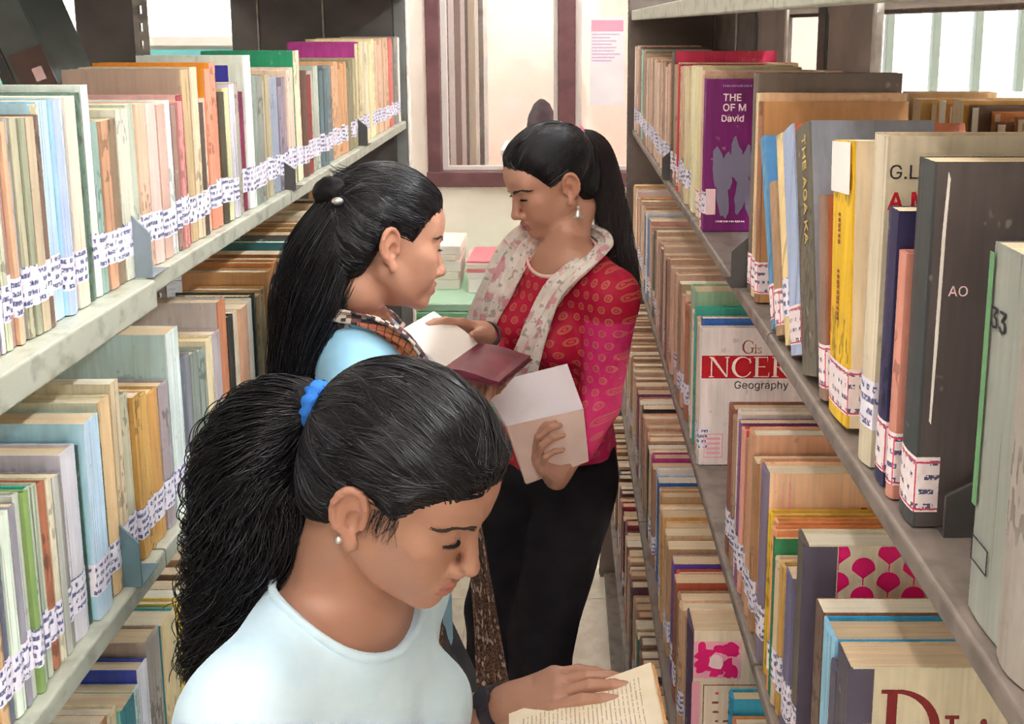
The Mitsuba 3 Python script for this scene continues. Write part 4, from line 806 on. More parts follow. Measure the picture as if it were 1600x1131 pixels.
def head_paint(L, base, lip=(0.42, 0.13, 0.12), blush=0.12):
    """skin colouring: lips, dark line between them, slight reddening of cheeks, nose and ears, darker eye sockets"""
    X = np.abs(L[:, :1]); y, z = L[:, 1], L[:, 2]; x = X[:, 0]
    c = np.tile(np.asarray(base, float), (len(L), 1))
    def blend(w, col):
        nonlocal c
        c = c * (1 - w[:, None]) + np.asarray(col, float) * w[:, None]
    bl = np.exp(-(((x - 0.036) / 0.018) ** 2 + ((z + 0.035) / 0.018) ** 2)) * (y > 0.03)
    blend(bl * blush, np.asarray(base) * (1.12, 0.78, 0.72))
    blend(np.clip((x - 0.068) / 0.006, 0, 1) * (np.abs(y + 0.012) < 0.04) * 0.18, np.asarray(base) * (1.15, 0.72, 0.66))
    XX = np.stack([x, y, z], 1); near = (y > 0.07) & (np.abs(z + 0.067) < 0.02); ld = np.full(len(L), 1.0)
    if near.any():
        q_ = XX[near]
        ld[near] = np.minimum(s_chain(q_, [(0, 0.0946, -0.0625), (0.008, 0.0938, -0.0622), (0.016, 0.0885, -0.0640), (0.0235, 0.0805, -0.0662)], [0.0050, 0.0048, 0.0036, 0.0018]), s_chain(q_, [(0, 0.0930, -0.0732), (0.009, 0.0912, -0.0726), (0.016, 0.0868, -0.0706), (0.0230, 0.0805, -0.0672)], [0.0066, 0.0062, 0.0046, 0.0020]))
    blend(np.clip(0.5 - ld / 0.0016, 0, 1) * 0.75, lip)
    line = np.full(len(L), 1.0)
    if near.any(): line[near] = s_chain(XX[near], [(0, 0.0960, -0.0674), (0.009, 0.0940, -0.0672), (0.017, 0.0890, -0.0668), (0.0255, 0.0805, -0.0662)], [0.0016, 0.0016, 0.0014, 0.0012])
    blend(np.clip(0.5 - line / 0.0012, 0, 1) * 0.7, np.asarray(lip) * 0.35)
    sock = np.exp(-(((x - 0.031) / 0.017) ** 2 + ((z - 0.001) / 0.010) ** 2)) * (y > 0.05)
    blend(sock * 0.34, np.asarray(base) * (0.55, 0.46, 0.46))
    return np.clip(c, 0, 1)
HAIR_Y = [-0.12, -0.06, -0.040, -0.030, -0.012, 0.012, 0.028, 0.046, 0.062, 0.080, 0.10]
HAIR_Z = [-0.100, -0.090, -0.070, -0.040, 0.014, 0.004, -0.008, 0.030, 0.050, 0.062, 0.068]
def hair_line(L, dz=0.0): return L[:, 2] - np.interp(L[:, 1], HAIR_Y, HAIR_Z) + dz * np.clip((L[:, 1] - 0.03) / 0.03, 0, 1) - 0.12 * np.maximum(0, 0.02 - np.abs(L[:, 0])) * (L[:, 1] > 0.05)
def cap_sdf(L, q):
    X = L.copy(); X[:, 0] = np.abs(X[:, 0]) / q.get('width', 1.0)
    d = s_ell(X, (0, -0.006, 0.028), (0.0715, 0.094, 0.081)); d = smin(d, s_ell(X, (0, 0.060, 0.035), (0.052, 0.031, 0.040)), 0.02)
    d = smin(d, s_ell(X, (0, -0.045, -0.03), (0.055, 0.045, 0.05)), 0.03)
    g = hair_line(L, q.get('hair_dz', 0.0))
    t = np.clip(g / 0.035, 0, 1); t = t * t * (3 - 2 * t)
    d = d - (-0.0008 + q.get('lift', 0.010) * t + 0.004 * np.clip(g / 0.1, 0, 1))
    return np.maximum(d, -g * 0.7)
def hand_sdf(P, wrist, d, n, side, curls, thumb=(0.9, 0.35, 0.25), s=0.95, spread=0.05, fore=None):
    """a five-fingered hand: d runs from wrist to knuckles, n out of the palm, side towards the thumb; curls = (MCP, PIP, DIP) degrees per finger, index first"""
    d = nz(d); n = nz(n - d * np.dot(n, d)); t = np.cross(d, n); t = t if np.dot(t, side) > 0 else -t
    w = np.asarray(wrist, float)
    lens = [(0.043, 0.026, 0.020), (0.047, 0.030, 0.021), (0.043, 0.028, 0.021), (0.034, 0.021, 0.018)]
    offs = [(0.083, 0.0255), (0.086, 0.0085), (0.082, -0.0085), (0.074, -0.0245)]
    rads = [(0.0088, 0.0080, 0.0072, 0.0062), (0.0090, 0.0083, 0.0074, 0.0063), (0.0086, 0.0078, 0.0070, 0.0060), (0.0076, 0.0068, 0.0062, 0.0054)]
    palm = s_cap(P, w, w + d * 0.03 * s, 0.019 * s, 0.020 * s)
    fingers = []
    for (a, b), ln, rr_, cu in zip(offs, lens, rads, curls):
        kn = w + (d * a + t * b) * s
        palm = smin(palm, s_cap(P, w + (d * 0.016 + t * b * 0.62) * s, kn - n * 0.0 * s, 0.0125 * s, 0.0105 * s), 0.012 * s)
        pts, ang, di = [kn], 0.0, nz(d + t * b * spread / 0.02 * 0.6)
        for l_, c_ in zip(ln, cu):
            ang += math.radians(c_)
            pts.append(pts[-1] + (di * math.cos(ang) + n * math.sin(ang)) * l_ * s)
        fingers.append((pts, [r * s for r in rr_]))
    d0 = palm
    fd = None
    for pts, rs_ in fingers:
        e = s_chain(P, pts, rs_, 0.003 * s); fd = e if fd is None else smin(fd, e, 0.0012)
    d0 = smin(d0, fd, 0.007 * s)
    th = nz(d * thumb[0] + t * thumb[1] * 1.6 + n * thumb[2])
    tb = w + (d * 0.022 + t * 0.020 + n * 0.006) * s
    m1 = tb + nz(d * 0.75 + t * 0.75 + n * 0.25) * 0.040 * s
    m2 = m1 + th * 0.031 * s; m3_ = m2 + nz(th + d * 0.25) * 0.025 * s
    d0 = smin(d0, s_chain(P, [tb, m1, m2, m3_], [0.0145 * s, 0.0115 * s, 0.0092 * s, 0.0070 * s], 0.004 * s), 0.009 * s)
    if fore is not None:
        d0 = smin(d0, s_cap(P, w + d * 0.01 * s, fore, 0.0215 * s, 0.031 * s), 0.014 * s)
    return d0
def torso_sdf(L, q):
    """standing torso in a frame with its origin between the shoulder blades' height and the chest: x right, y front, z up"""
    X = L.copy(); X[:, 0] = np.abs(X[:, 0])
    w = q.get('w', 1.0)
    d = s_ell(X, (0, 0.0, -0.06), (0.135 * w, 0.092 * w, 0.175))
    d = smin(d, s_cap(X, (0, -0.012, 0.045), (0.150 * w, -0.012, 0.035), 0.050, 0.046), 0.05)
    d = smin(d, s_cap(X, (0, -0.024, 0.100), (0.105 * w, -0.016, 0.054), 0.030, 0.030), 0.03)
    d = smin(d, s_ell(X, (0.066 * w, 0.078, -0.075), (0.052, 0.045, 0.052)), 0.035)
    d = smin(d, s_ell(X, (0, 0.0, -0.25), (0.118 * w, 0.085 * w, 0.13)), 0.05)
    d = smin(d, s_ell(X, (0, -0.012, -0.40), (0.158 * w, 0.112 * w, 0.13)), 0.06)
    return d
def to_man(m):
    return m3.Manifold(m3.Mesh(vert_properties=np.asarray(m.vertices, np.float32), tri_verts=np.asarray(m.faces, np.uint32)))
def join(ms):
    """union into one continuous surface"""
    ms = [x for x in ms if x is not None]
    try:
        a = None
        for m in ms:
            b = to_man(m)
            if b.is_empty() or b.status() != m3.Error.NoError: raise ValueError('not closed')
            a = b if a is None else a + b
        r = a.to_mesh(); return trimesh.Trimesh(np.asarray(r.vert_properties)[:, :3], np.asarray(r.tri_verts), process=False)
    except Exception as e:
        print('join fell back:', e); return trimesh.util.concatenate(ms)
def smooth(m, n=2):
    """a little Laplacian smoothing of the surface nets"""
    e = m.edges_unique; V = np.array(m.vertices); k = np.zeros(len(V))
    np.add.at(k, e[:, 0], 1); np.add.at(k, e[:, 1], 1)
    for _ in range(n):
        A = np.zeros_like(V); np.add.at(A, e[:, 0], V[e[:, 1]]); np.add.at(A, e[:, 1], V[e[:, 0]])
        V = V + 0.4 * np.where(k[:, None] > 2, A / np.maximum(k, 1)[:, None] - V, 0)
    m.vertices = V; return m
def neckline(fr, c, r, f, r_tube, off=0.0, n=64):
    """ribbing along the edge where an egg-shaped neck opening cuts a garment f"""
    ph = np.linspace(0.05, PI * 0.75, 160); pts = []
    for a in np.linspace(0, 2 * PI, n, endpoint=False):
        d = np.stack([np.sin(ph) * math.cos(a), np.sin(ph) * math.sin(a), -np.cos(ph)], 1)
        L = np.asarray(c) + d * (np.asarray(r) + off); s_ = f(fr.out(L))
        i = np.nonzero(s_ > 0)[0]
        if len(i): pts.append(fr.out(L[i[0]]))
    pts = np.array(pts); m = len(pts)
    pts = (pts + np.roll(pts, 1, 0) + np.roll(pts, -1, 0)) / 3
    tn = np.roll(pts, -1, 0) - np.roll(pts, 1, 0); tn /= np.linalg.norm(tn, axis=1, keepdims=True)
    up = fr.R[:, 2]; a = np.cross(tn, up); a /= np.linalg.norm(a, axis=1, keepdims=True); b = np.cross(tn, a); k = 10
    th = np.linspace(0, 2 * PI, k, endpoint=False)
    V = (pts[:, None] + r_tube * (a[:, None] * np.cos(th)[None, :, None] + 1.3 * b[:, None] * np.sin(th)[None, :, None])).reshape(-1, 3)
    F = [(i * k + j, i * k + (j + 1) % k, ((i + 1) % m) * k + j) for i in range(m) for j in range(k)] + [(((i + 1) % m) * k + j, i * k + (j + 1) % k, ((i + 1) % m) * k + (j + 1) % k) for i in range(m) for j in range(k)]
    t = trimesh.Trimesh(V, F, process=False); t.fix_normals(); return t
scene['skin'] = {'type': 'twosided', 'bsdf': {'type': 'principled', 'base_color': {'type': 'mesh_attribute', 'name': 'vertex_color'}, 'roughness': 0.42, 'specular': 0.35, 'sheen': 0.15}}
mat('hair_dark', '0b090b', 0.55, 0.12)
mat('hair_strand', '0b0a0d', 0.24, 0.25)
mat('hair_sheen', '1c1c24', 0.25, 0.5)  # hair highlights put into the colour of a share of strands
mat('hair_brown', '1a1112', 0.36, 0.35)
mat('brow_hair', '2b1f1d', 0.6, 0.3)
mat('eye_white', 'd9cfc8', 0.25, 0.5)
mat('iris_brown', '2a1812', 0.15, 0.6)
def curves(name, strands, m, parent, r0, r1):
    """hair strands as b-spline curves, one file"""
    os.makedirs(meshkit.FOLDER, exist_ok=True)
    k = key_for(name, parent)
    path = os.path.join(meshkit.FOLDER, k + '.txt')
    with open(path, 'w') as f:
        for s in strands:
            n = len(s); s = np.vstack([2 * s[0] - s[1], s, 2 * s[-1] - s[-2]])
            for i, p in enumerate(s):
                t = max(0.0, min(1.0, (i - 1) / (n - 1)))
                f.write('%.5f %.5f %.5f %.6f\n' % (p[0], p[1], p[2], r0 + (r1 - r0) * t))
            f.write('\n')
    scene[k] = {'type': 'bsplinecurve', 'filename': path, 'bsdf': {'type': 'ref', 'id': m}}
    return k
def scalp_push(L, q, lift):
    """moves points out along rays from the skull's centre to the hair cap's surface plus lift"""
    c = np.array([0, -0.006, 0.028]); v = L - c; v = v / np.linalg.norm(v, axis=1, keepdims=True)
    r = np.full(len(L), 0.125)
    for _ in range(18): r -= np.clip(cap_sdf(c + v * r[:, None], q), -0.02, 0.02) * 0.85
    return c + v * (np.clip(r, 0.06, 0.13) + lift)[:, None]
def combed(fr, q, tie, n, rnd, lift=0.0022, pts=10, spread=0.010, edge=0.6):
    """strands that run from the hairline over the scalp to the tie point"""
    g_ = np.random.default_rng(rnd.randrange(10 ** 6)); tie = np.asarray(tie, float)
    v = g_.normal(size=(n * 14, 3)); v /= np.linalg.norm(v, axis=1, keepdims=True)
    p = np.array([0, -0.006, 0.028]) + v * [0.0735 * q.get('width', 1), 0.096, 0.083]
    g = hair_line(p, q.get('hair_dz', 0.0)); lim = np.where(g_.random(len(g)) < edge, 0.016, 0.25)
    p = p[(g > 0.001) & (g < lim)][:n]; n = len(p)
    e = tie + g_.normal(size=(n, 3)) * [spread, spread * 0.5, spread]
    t = np.linspace(0, 1, pts)
    m = max(20, n // 16); own = np.argmin(((p[:, None, :] - p[None, :m, :]) ** 2).sum(2), 1) if m < n else np.arange(n)
    e = e[own] + (e - e[own]) * 0.25
    pull = np.clip(t * 3, 0, 1) * 0.72
    ps = p[:, None] * (1 - pull)[None, :, None] + p[own][:, None] * pull[None, :, None]
    path = ps * (1 - t)[None, :, None] + e[:, None] * t[None, :, None]
    path += (g_.normal(size=(n, 1, 3))[own] * 0.007 + g_.normal(size=(n, 1, 3)) * 0.002) * np.sin(PI * t)[None, :, None]
    li = ((0.65 * g_.random(n)[own] + 0.35 * g_.random(n))[:, None] * lift - 0.0010) * np.clip(np.arange(pts) / 1.5, 0.3, 1)[None]
    pu = scalp_push(path.reshape(-1, 3), q, li.ravel()).reshape(n, pts, 3)
    w = np.clip((t - 0.86) / 0.14, 0, 1)[None, :, None]
    pu = pu * (1 - w) + (e[:, None] * 0.75 + pu * 0.25) * w
    return [fr.out(x) for x in pu]
def sheen_split(name, strands, parent, r0, r1, rnd, share=0.14, dark='hair_strand'):
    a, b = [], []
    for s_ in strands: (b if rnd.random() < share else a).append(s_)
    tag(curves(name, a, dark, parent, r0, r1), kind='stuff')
    if b: tag(curves('lighter_strands', b, 'hair_sheen', parent, r0, r1), kind='stuff')  # paler strands painted in as the sheen on dark hair
def spline(pts, n):
    """smooth path through points"""
    from scipy.interpolate import CubicSpline
    pts = np.asarray(pts, float); t = np.r_[0, np.cumsum(np.linalg.norm(np.diff(pts, axis=0), axis=1))]; t /= t[-1]
    return CubicSpline(t, pts)(np.linspace(0, 1, n))
def lock(path, radii, n, rnd, curl=0.0, freq=5.0, pts=26, frizz=0.0, fan=0.0):
    """a tail of n strands along a path; radii at equally spaced stations"""
    P = spline(path, pts); tn = np.gradient(P, axis=0); tn /= np.linalg.norm(tn, axis=1, keepdims=True)
    a = np.cross(tn, [0.31, 0.9, 0.25]); a /= np.linalg.norm(a, axis=1, keepdims=True); b = np.cross(tn, a)
    R = np.interp(np.linspace(0, 1, pts), np.linspace(0, 1, len(radii)), radii); s = np.linspace(0, 1, pts)
    out = []
    for i in range(n):
        th, rr_ = rnd.uniform(0, 2 * PI), math.sqrt(rnd.random())
        end = rnd.uniform(0.72, 1.0) if rnd.random() < 0.5 else 1.0
        ph, f2 = rnd.uniform(0, 2 * PI), freq * rnd.uniform(0.7, 1.4)
        cr = curl * rnd.uniform(0.4, 1.5)
        th2 = th + fan * s
        off = a * (np.cos(th2) * rr_ * R)[:, None] + b * (np.sin(th2) * rr_ * R)[:, None]
        ramp = np.clip(s * 4, 0, 1)
        cu = (a * np.cos(2 * PI * f2 * s + ph)[:, None] + b * np.sin(2 * PI * f2 * s + ph)[:, None]) * (cr * ramp)[:, None]
        st = P + off + cu
        if frizz and rnd.random() < 0.22: st = st + np.cumsum(np.array([[rnd.gauss(0, frizz) for _ in range(3)] for _ in range(pts)]), axis=0) * ramp[:, None]
        m = max(6, int(pts * end)); out.append(st[:m])
    return out
def eyes(parent, fr, q, look=(0, 0.55)):
    for sx in (1, -1):
        c = np.array([0.0312 * sx * q.get('width', 1), 0.0715, -0.001])
        e = trimesh.creation.icosphere(3, 0.0123 * fr.s); e.apply_translation(fr.out(c)); k = add('eye', e, 'eye_white', parent, smooth=True)
        d = nz([0, math.cos(look[1] * 0.6), -math.sin(look[1] * 0.6)])
        i_ = trimesh.creation.icosphere(3, 0.0062); i_.vertices *= [1, 0.35, 1]
        i_.apply_transform(trimesh.geometry.align_vectors([0, 1, 0], d)); i_.apply_translation(c + d * 0.0103)
        i_.vertices = fr.out(i_.vertices); add('iris', i_, 'iris_brown', k, smooth=True)
def face_y(x, z, q):
    """how far out the face reaches at (x, z)"""
    P = np.stack([np.asarray(x, float), np.full(len(x), 0.125), np.asarray(z, float)], 1)
    for _ in range(40): P[:, 1] -= np.clip(head_sdf(P, q), -0.002, 0.02) * 0.8
    return P[:, 1]
def brow_lash(parent, fr, q, rnd, thick=1.0):
    br, la = [], []
    wd = q.get('width', 1)
    bx = np.linspace(0.008, 0.062, 28); by = face_y(bx * wd, 0.0155 + 0 * bx, q)
    for sx in (1, -1):
        for i in range(230):
            t = rnd.random(); x = 0.0135 + 0.036 * t; z = 0.0125 + 0.0065 * math.sin(t * 2.3) - 0.004 * max(0, t - 0.7) / 0.3 + rnd.gauss(0, 0.0016 * thick * (1 - 0.6 * t)); 
            L3 = 0.0066; xs_ = x + L3 * np.array([0, 0.5, 1.0]); zs_ = z + 0.0030 * (1 - 1.6 * t) * np.array([0, 0.5, 1.0])
            br.append(np.stack([xs_ * sx * wd, np.interp(xs_, bx, by) + [0.0002, 0.0009, 0.0006], zs_], 1))
        ec = np.array([0.0312, 0.0715, -0.001])
        for i in range(46):
            t = i / 45; a = math.radians(-62 + 124 * t); z0 = -0.0012 - 0.0022 * abs(2 * t - 1) ** 2
            o = np.array([math.sin(a) * 0.0138, math.cos(a) * 0.0138, z0]); o[1] = math.sqrt(max(1e-8, 0.0142 ** 2 - o[0] ** 2 - z0 ** 2))
            p0 = ec + o; d = nz(np.array([o[0] * 0.7, o[1], -0.006 ])) * 0.0045
            la.append(np.stack([p0, p0 + d * 0.5 + (0, 0, -0.0006), p0 + d + (0, 0, 0.0003)]) * [sx * wd, 1, 1])
    k = curves('eyebrow', [fr.out(s) for s in br], 'brow_hair', parent, 0.00042 * thick, 0.0002); tag(k, kind='stuff')
    k = curves('eyelash', [fr.out(s) for s in la], 'hair_dark', parent, 0.0004, 0.00015); tag(k, kind='stuff')
def paint_mesh(m, fr, base, lip, blush=0.12):
    L = fr.to(m.vertices); c = head_paint(L, base, lip, blush)
    far = (L[:, 2] < -0.125) | (np.abs(L[:, 0]) > 0.11) | (np.abs(L[:, 1]) > 0.14)
    c[far] = base
    return c
# ------------------------------------------------------------------ the woman in the pale blue T-shirt, nearest to the viewer
def limb(P, pts, rs, k=0.02): return s_chain(P, pts, rs, k)
def cloth_folds(P, amp, f=38, seed=0):
    return amp * (meshkit.fbm(P * [f, f, f * 0.55] + seed, 2, seed) - 0.5) * 2
SKIN_N, SKIN_M, SKIN_F = srgb('a97d68'), srgb('b6846d'), srgb('b98a74')
LIPS = srgb('96544f')
rnd = random.Random(11)
nq = {'width': 0.97, 'smile': 0.7, 'eye_open': 0.0030, 'hair_dz': 0.010}
nf = Frame((-0.165, 0.989, 1.338), -22, 25.5, -2, 1.0)
ntf = Frame((-0.246, 1.022, 1.108), -20, 8, 0, 1.0)
n_neck = [nf.out((0, -0.022, -0.045)), nf.out((0, -0.030, -0.085)), ntf.out((0, -0.006, 0.135)), ntf.out((0, 0.0, 0.09))]
nsr, nsl = ntf.out((0.152, -0.012, 0.036)), ntf.out((-0.152, -0.012, 0.036))
n_elr, n_wrr, n_pr = np.array([-0.255, 0.800, 0.900]), np.array([-0.085, 0.735, 0.955]), np.array([-0.005, 0.740, 0.985])
n_ell, n_wrl, n_pl = np.array([-0.250, 1.200, 0.880]), np.array([-0.072, 1.106, 0.996]), np.array([0.003, 1.082, 1.040])
n_hip = ntf.out((0, -0.012, -0.40))
def n_legs(P):
    d = None
    for s in (-1, 1):
        h = ntf.out((0.085 * s, -0.01, -0.44)); kn = np.array([-0.175, 0.99 - s * 0.085, 0.41]); an = np.array([-0.26, 1.0 - s * 0.08, 0.08])
        e = limb(P, [h, kn, an], [0.078, 0.054, 0.038]); e = smin(e, s_cap(P, an - (0.02, 0, 0.035), an + (0.14, -0.01, -0.045), 0.034, 0.028), 0.02)
        d = e if d is None else smin(d, e, 0.01)
    return d
def n_core(P):
    d = torso_sdf(ntf.to(P), {'w': 0.98})
    d = smin(d, s_chain(P, n_neck, [0.046, 0.046, 0.049, 0.055], 0.01), 0.02)
    return d
def n_handl(P):
    return hand_sdf(P, n_wrl, n_pl - n_wrl, np.array([0.30, 0.22, -0.90]), np.array([0.0, -1.0, 0.1]), [(2, 12, 8), (4, 14, 10), (8, 18, 10), (14, 22, 12)], (0.9, 0.30, 0.15), 0.93, 0.10, fore=n_ell)
def n_handr(P):
    return hand_sdf(P, n_wrr, n_pr - n_wrr, np.array([0, 0.5, 0.85]), np.array([-0.1, -0.4, 0.9]), [(25, 35, 25)] * 4, (0.7, 0.3, 0.3), 0.93, fore=n_elr)
def n_arms(P): return smin(limb(P, [nsr, n_elr], [0.046, 0.036]), limb(P, [nsl, n_ell], [0.046, 0.036]), 0.001)
def n_headneck(P):
    d = smin(head_at(nf, P, nq), n_core(P), 0.012)
    return d
per1 = thing('person', 'woman in a pale blue round neck T-shirt with curly ponytail, reading nearest the viewer', 'person')
nh = mesh_sdf(lambda P: np.maximum(n_headneck(P), -(P[:, 2] - 1.075)), (-0.42, 0.80, 1.07), (0.0, 1.20, 1.48), 0.0020)
smooth(nh, 2)
hl = smooth(mesh_sdf(lambda P: np.maximum(near_only(n_handl, P, n_wrl, 0.24), -(P[:, 0] + 0.19)), (-0.20, 0.94, 0.86), (0.14, 1.22, 1.14), 0.0020), 2)
hr_ = smooth(mesh_sdf(lambda P: np.maximum(near_only(n_handr, P, n_wrr, 0.24), -(P[:, 0] + 0.19)), (-0.20, 0.62, 0.84), (0.14, 0.90, 1.10), 0.0030), 2)
nb = smooth(mesh_sdf(lambda P: np.maximum(np.minimum(np.minimum(smin(n_core(P), n_arms(P), 0.02), n_legs(P)), np.minimum(s_cap(P, n_elr, n_wrr, 0.035, 0.026), s_cap(P, n_ell, n_wrl, 0.034, 0.022))), P[:, 2] - 1.095), (-0.48, 0.62, 0.0), (0.06, 1.34, 1.12), 0.0085), 3)
def flip_ok(m):
    if m.volume < 0: m.invert()
    return m
body = join([flip_ok(x) for x in (nh, hl, hr_, nb)])
add('body', body, 'skin', per1, smooth=True, color=paint_mesh(body, nf, SKIN_N, LIPS, 0.10))
eyes(per1, nf, nq, (0, 0.6)); brow_lash(per1, nf, nq, rnd, 1.05)
# T-shirt
n_hole_a, n_hole_b = ntf.out((0, -0.030, 0.20)), ntf.out((0, 0.030, 0.055))
N_HC, N_HR = np.array([0, 0.018, 0.122]), np.array([0.092, 0.094, 0.082])
def n_shirt(P, cut=True):
    L = ntf.to(P)
    d = torso_sdf(L, {'w': 0.98}) - 0.010
    d = smin(d, s_cap(P, ntf.out((0, -0.01, -0.30)), ntf.out((0, -0.01, -0.46)), 0.125, 0.135), 0.05)
    for a, b, s in ((nsr, n_elr, 1), (nsl, n_ell, -1)):
        e = a + (b - a) * 0.80; ax = nz(b - a)
        sl = np.maximum(s_cap(P, a, a + (b - a) * 1.1, 0.060, 0.064), (P - e) @ ax)
        d = smin(d, sl, 0.035)
    if not cut: return d
    hole = s_ell(L, N_HC, N_HR)
    fold = 0.0035 * np.sin(L[:, 2] * 55 + L[:, 0] * 30 + 6 * meshkit.noise(P * 9, 3)) * np.exp(-((L[:, 2] + 0.16) / 0.09) ** 2) + cloth_folds(P, 0.004, 13, 2)
    d = d + fold * np.clip(hole / 0.05, 0, 1)
    d = np.maximum(d, -hole)
    return np.maximum(d, -(L[:, 2] + 0.47))
ns = mesh_sdf(n_shirt, (-0.48, 0.62, 0.60), (0.06, 1.38, 1.30), 0.0042)
smooth(ns, 2)
mat('tee_cloth', _wear('cfe8f5', 'c3e0f0', 20.0), 0.85, 0.15, sheen=0.3)
kk = add('t_shirt', flip_ok(ns), 'tee_cloth', per1, smooth=45)
add('neckband', neckline(ntf, N_HC, N_HR, lambda P: n_shirt(P, False), 0.0042, 0.002), 'tee_cloth', kk, smooth=True)
tr = smooth(mesh_sdf(lambda P: np.maximum(smin(n_legs(P) - 0.012, torso_sdf(ntf.to(P), {}) - 0.008, 0.02), np.maximum(ntf.to(P)[:, 2] + 0.34, -(P[:, 2] - 0.07))), (-0.48, 0.75, 0.06), (0.04, 1.28, 0.90), 0.010), 2)
mat('trouser_blue', '2a3350', 0.8, 0.2)
add('trousers', flip_ok(tr), 'trouser_blue', per1, smooth=45)
# hair
nc = mesh_sdf(lambda P: cap_sdf(P, {**nq, 'lift': 0.013}), (-0.1, -0.13, -0.11), (0.1, 0.13, 0.145), 0.0024); nc.vertices = nf.out(nc.vertices)
hk = add('hair', nc, 'hair_dark', per1, smooth=True)
n_tie = nf.to(np.array([[-0.252, 1.034, 1.402]]))[0]
st = combed(nf, {**nq, 'lift': 0.013}, n_tie, 5200, rnd, 0.0042, 12, 0.011)
sheen_split('combed_strands', st, hk, 0.0006, 0.0005, rnd, 0.16)
sb_ = []
for i in range(40):
    t0 = rnd.random(); y0 = 0.006 + 0.026 * t0; x0 = 0.0715 - 0.010 * t0
    sb_.append(nf.out(np.array([(x0, y0, 0.006), (x0 + 0.001, y0 + 0.003 * rnd.gauss(0, 1), -0.008), (x0 - 0.0005, y0 + 0.004 * rnd.gauss(0.3, 1), -0.016 - 0.014 * rnd.random())])))
tag(curves('sideburn', sb_, 'hair_strand', hk, 0.00032, 0.00012), kind='stuff')
n_path = [(-0.252, 1.034, 1.402), (-0.300, 1.045, 1.395), (-0.336, 1.050, 1.345), (-0.336, 1.050, 1.270), (-0.352, 1.045, 1.200), (-0.374, 1.04, 1.140), (-0.385, 1.03, 1.085)]
st = lock(n_path, [0.014, 0.042, 0.060, 0.072, 0.062, 0.046, 0.030], 3200, rnd, 0.012, 3.4, 32, 0.0016)
sheen_split('ponytail', st, hk, 0.0006, 0.00045, rnd, 0.12)
core = None
Pc = spline(n_path, 14); Rc = np.interp(np.linspace(0, 1, 14), np.linspace(0, 1, 7), [0.014, 0.034, 0.046, 0.054, 0.046, 0.028, 0.012])
cm_ = mesh_sdf(lambda P: s_chain(P, list(Pc), list(Rc), 0.01) + 0.016 * (meshkit.fbm(P * 55, 2, 4) - 0.5), (-0.46, 0.94, 1.04), (-0.20, 1.16, 1.48), 0.005)
add('ponytail_core', cm_, 'hair_dark', hk, smooth=True)
t_ = trimesh.creation.torus(0.017, 0.0095, 28, 12); ax = nz(np.array([-0.92, 0.2, 0.02]))
v = np.array(t_.vertices); a_ = np.arctan2(v[:, 1], v[:, 0]); t_.vertices = v * (1 + 0.10 * np.sin(a_ * 11))[:, None]
t_.apply_transform(trimesh.geometry.align_vectors([0, 0, 1], ax)); t_.apply_translation((-0.262, 1.034, 1.403))
mat('scrunchie_blue', _wear('2f6fc0', '1f559c', 60.0), 0.7, 0.2)
add('hair_tie', t_, 'scrunchie_blue', per1, smooth=50)
for sx in (1,):
    e_ = trimesh.creation.icosphere(2, 0.0042); e_.apply_translation(nf.out((0.079 * nq['width'], -0.0105, -0.0425))); add('ear_stud', e_, 'silver_metal', per1, smooth=True)
# wrist watch on the far arm
ax = nz(n_wrl - n_ell); wc = n_wrl - ax * 0.012
ring = trimesh.creation.annulus(0.0225, 0.0262, 0.017, sections=40); ring.apply_transform(trimesh.geometry.align_vectors([0, 0, 1], ax)); ring.apply_translation(wc)
mat('watch_strap', '25222a', 0.5, 0.4)
wk = add('watch', ring, 'watch_strap', per1, smooth=40)
fc = trimesh.creation.cylinder(0.0125, 0.006, sections=28); up_ = nz(np.cross(ax, np.cross(np.array([0.0, -0.5, 0.8]), ax))); fc.apply_transform(trimesh.geometry.align_vectors([0, 0, 1], up_)); fc.apply_translation(wc + up_ * 0.027)
add('dial', fc, 'watch_strap', wk, smooth=40)
# the book she reads: open, spine pointing away from her
def plane_frame(o, ux, uy):
    ux = nz(ux); uy = nz(uy - ux * np.dot(ux, uy)); w = np.cross(ux, uy); M = np.eye(4); M[:3, 0], M[:3, 1], M[:3, 2], M[:3, 3] = ux, uy, w, o; return M
def _print_lines(p, n, uv):
    row = dr.floor(uv.y / 5.2); fr_ = uv.y / 5.2 - row; col = dr.floor(uv.x / 2.1)
    ink = (fr_ > 0.3) & (fr_ < 0.62) & (cell_rand(col, row) > 0.18) & (uv.x > 12) & (uv.x < 112) & (uv.y > 14) & (uv.y < 160)
    c = mix(srgb('efe4cd').tolist(), srgb('e4d5b8').tolist(), fbm(uv.x * 0.05, uv.y * 0.05, 0.0, 2))
    return dr.select(ink, c * 0.62, c)
mat('printed_page', proc(_print_lines), 0.8, 0.2)
mat('cover_tan', _wear('c99a6c', 'b98858', 30.0), 0.6, 0.3)
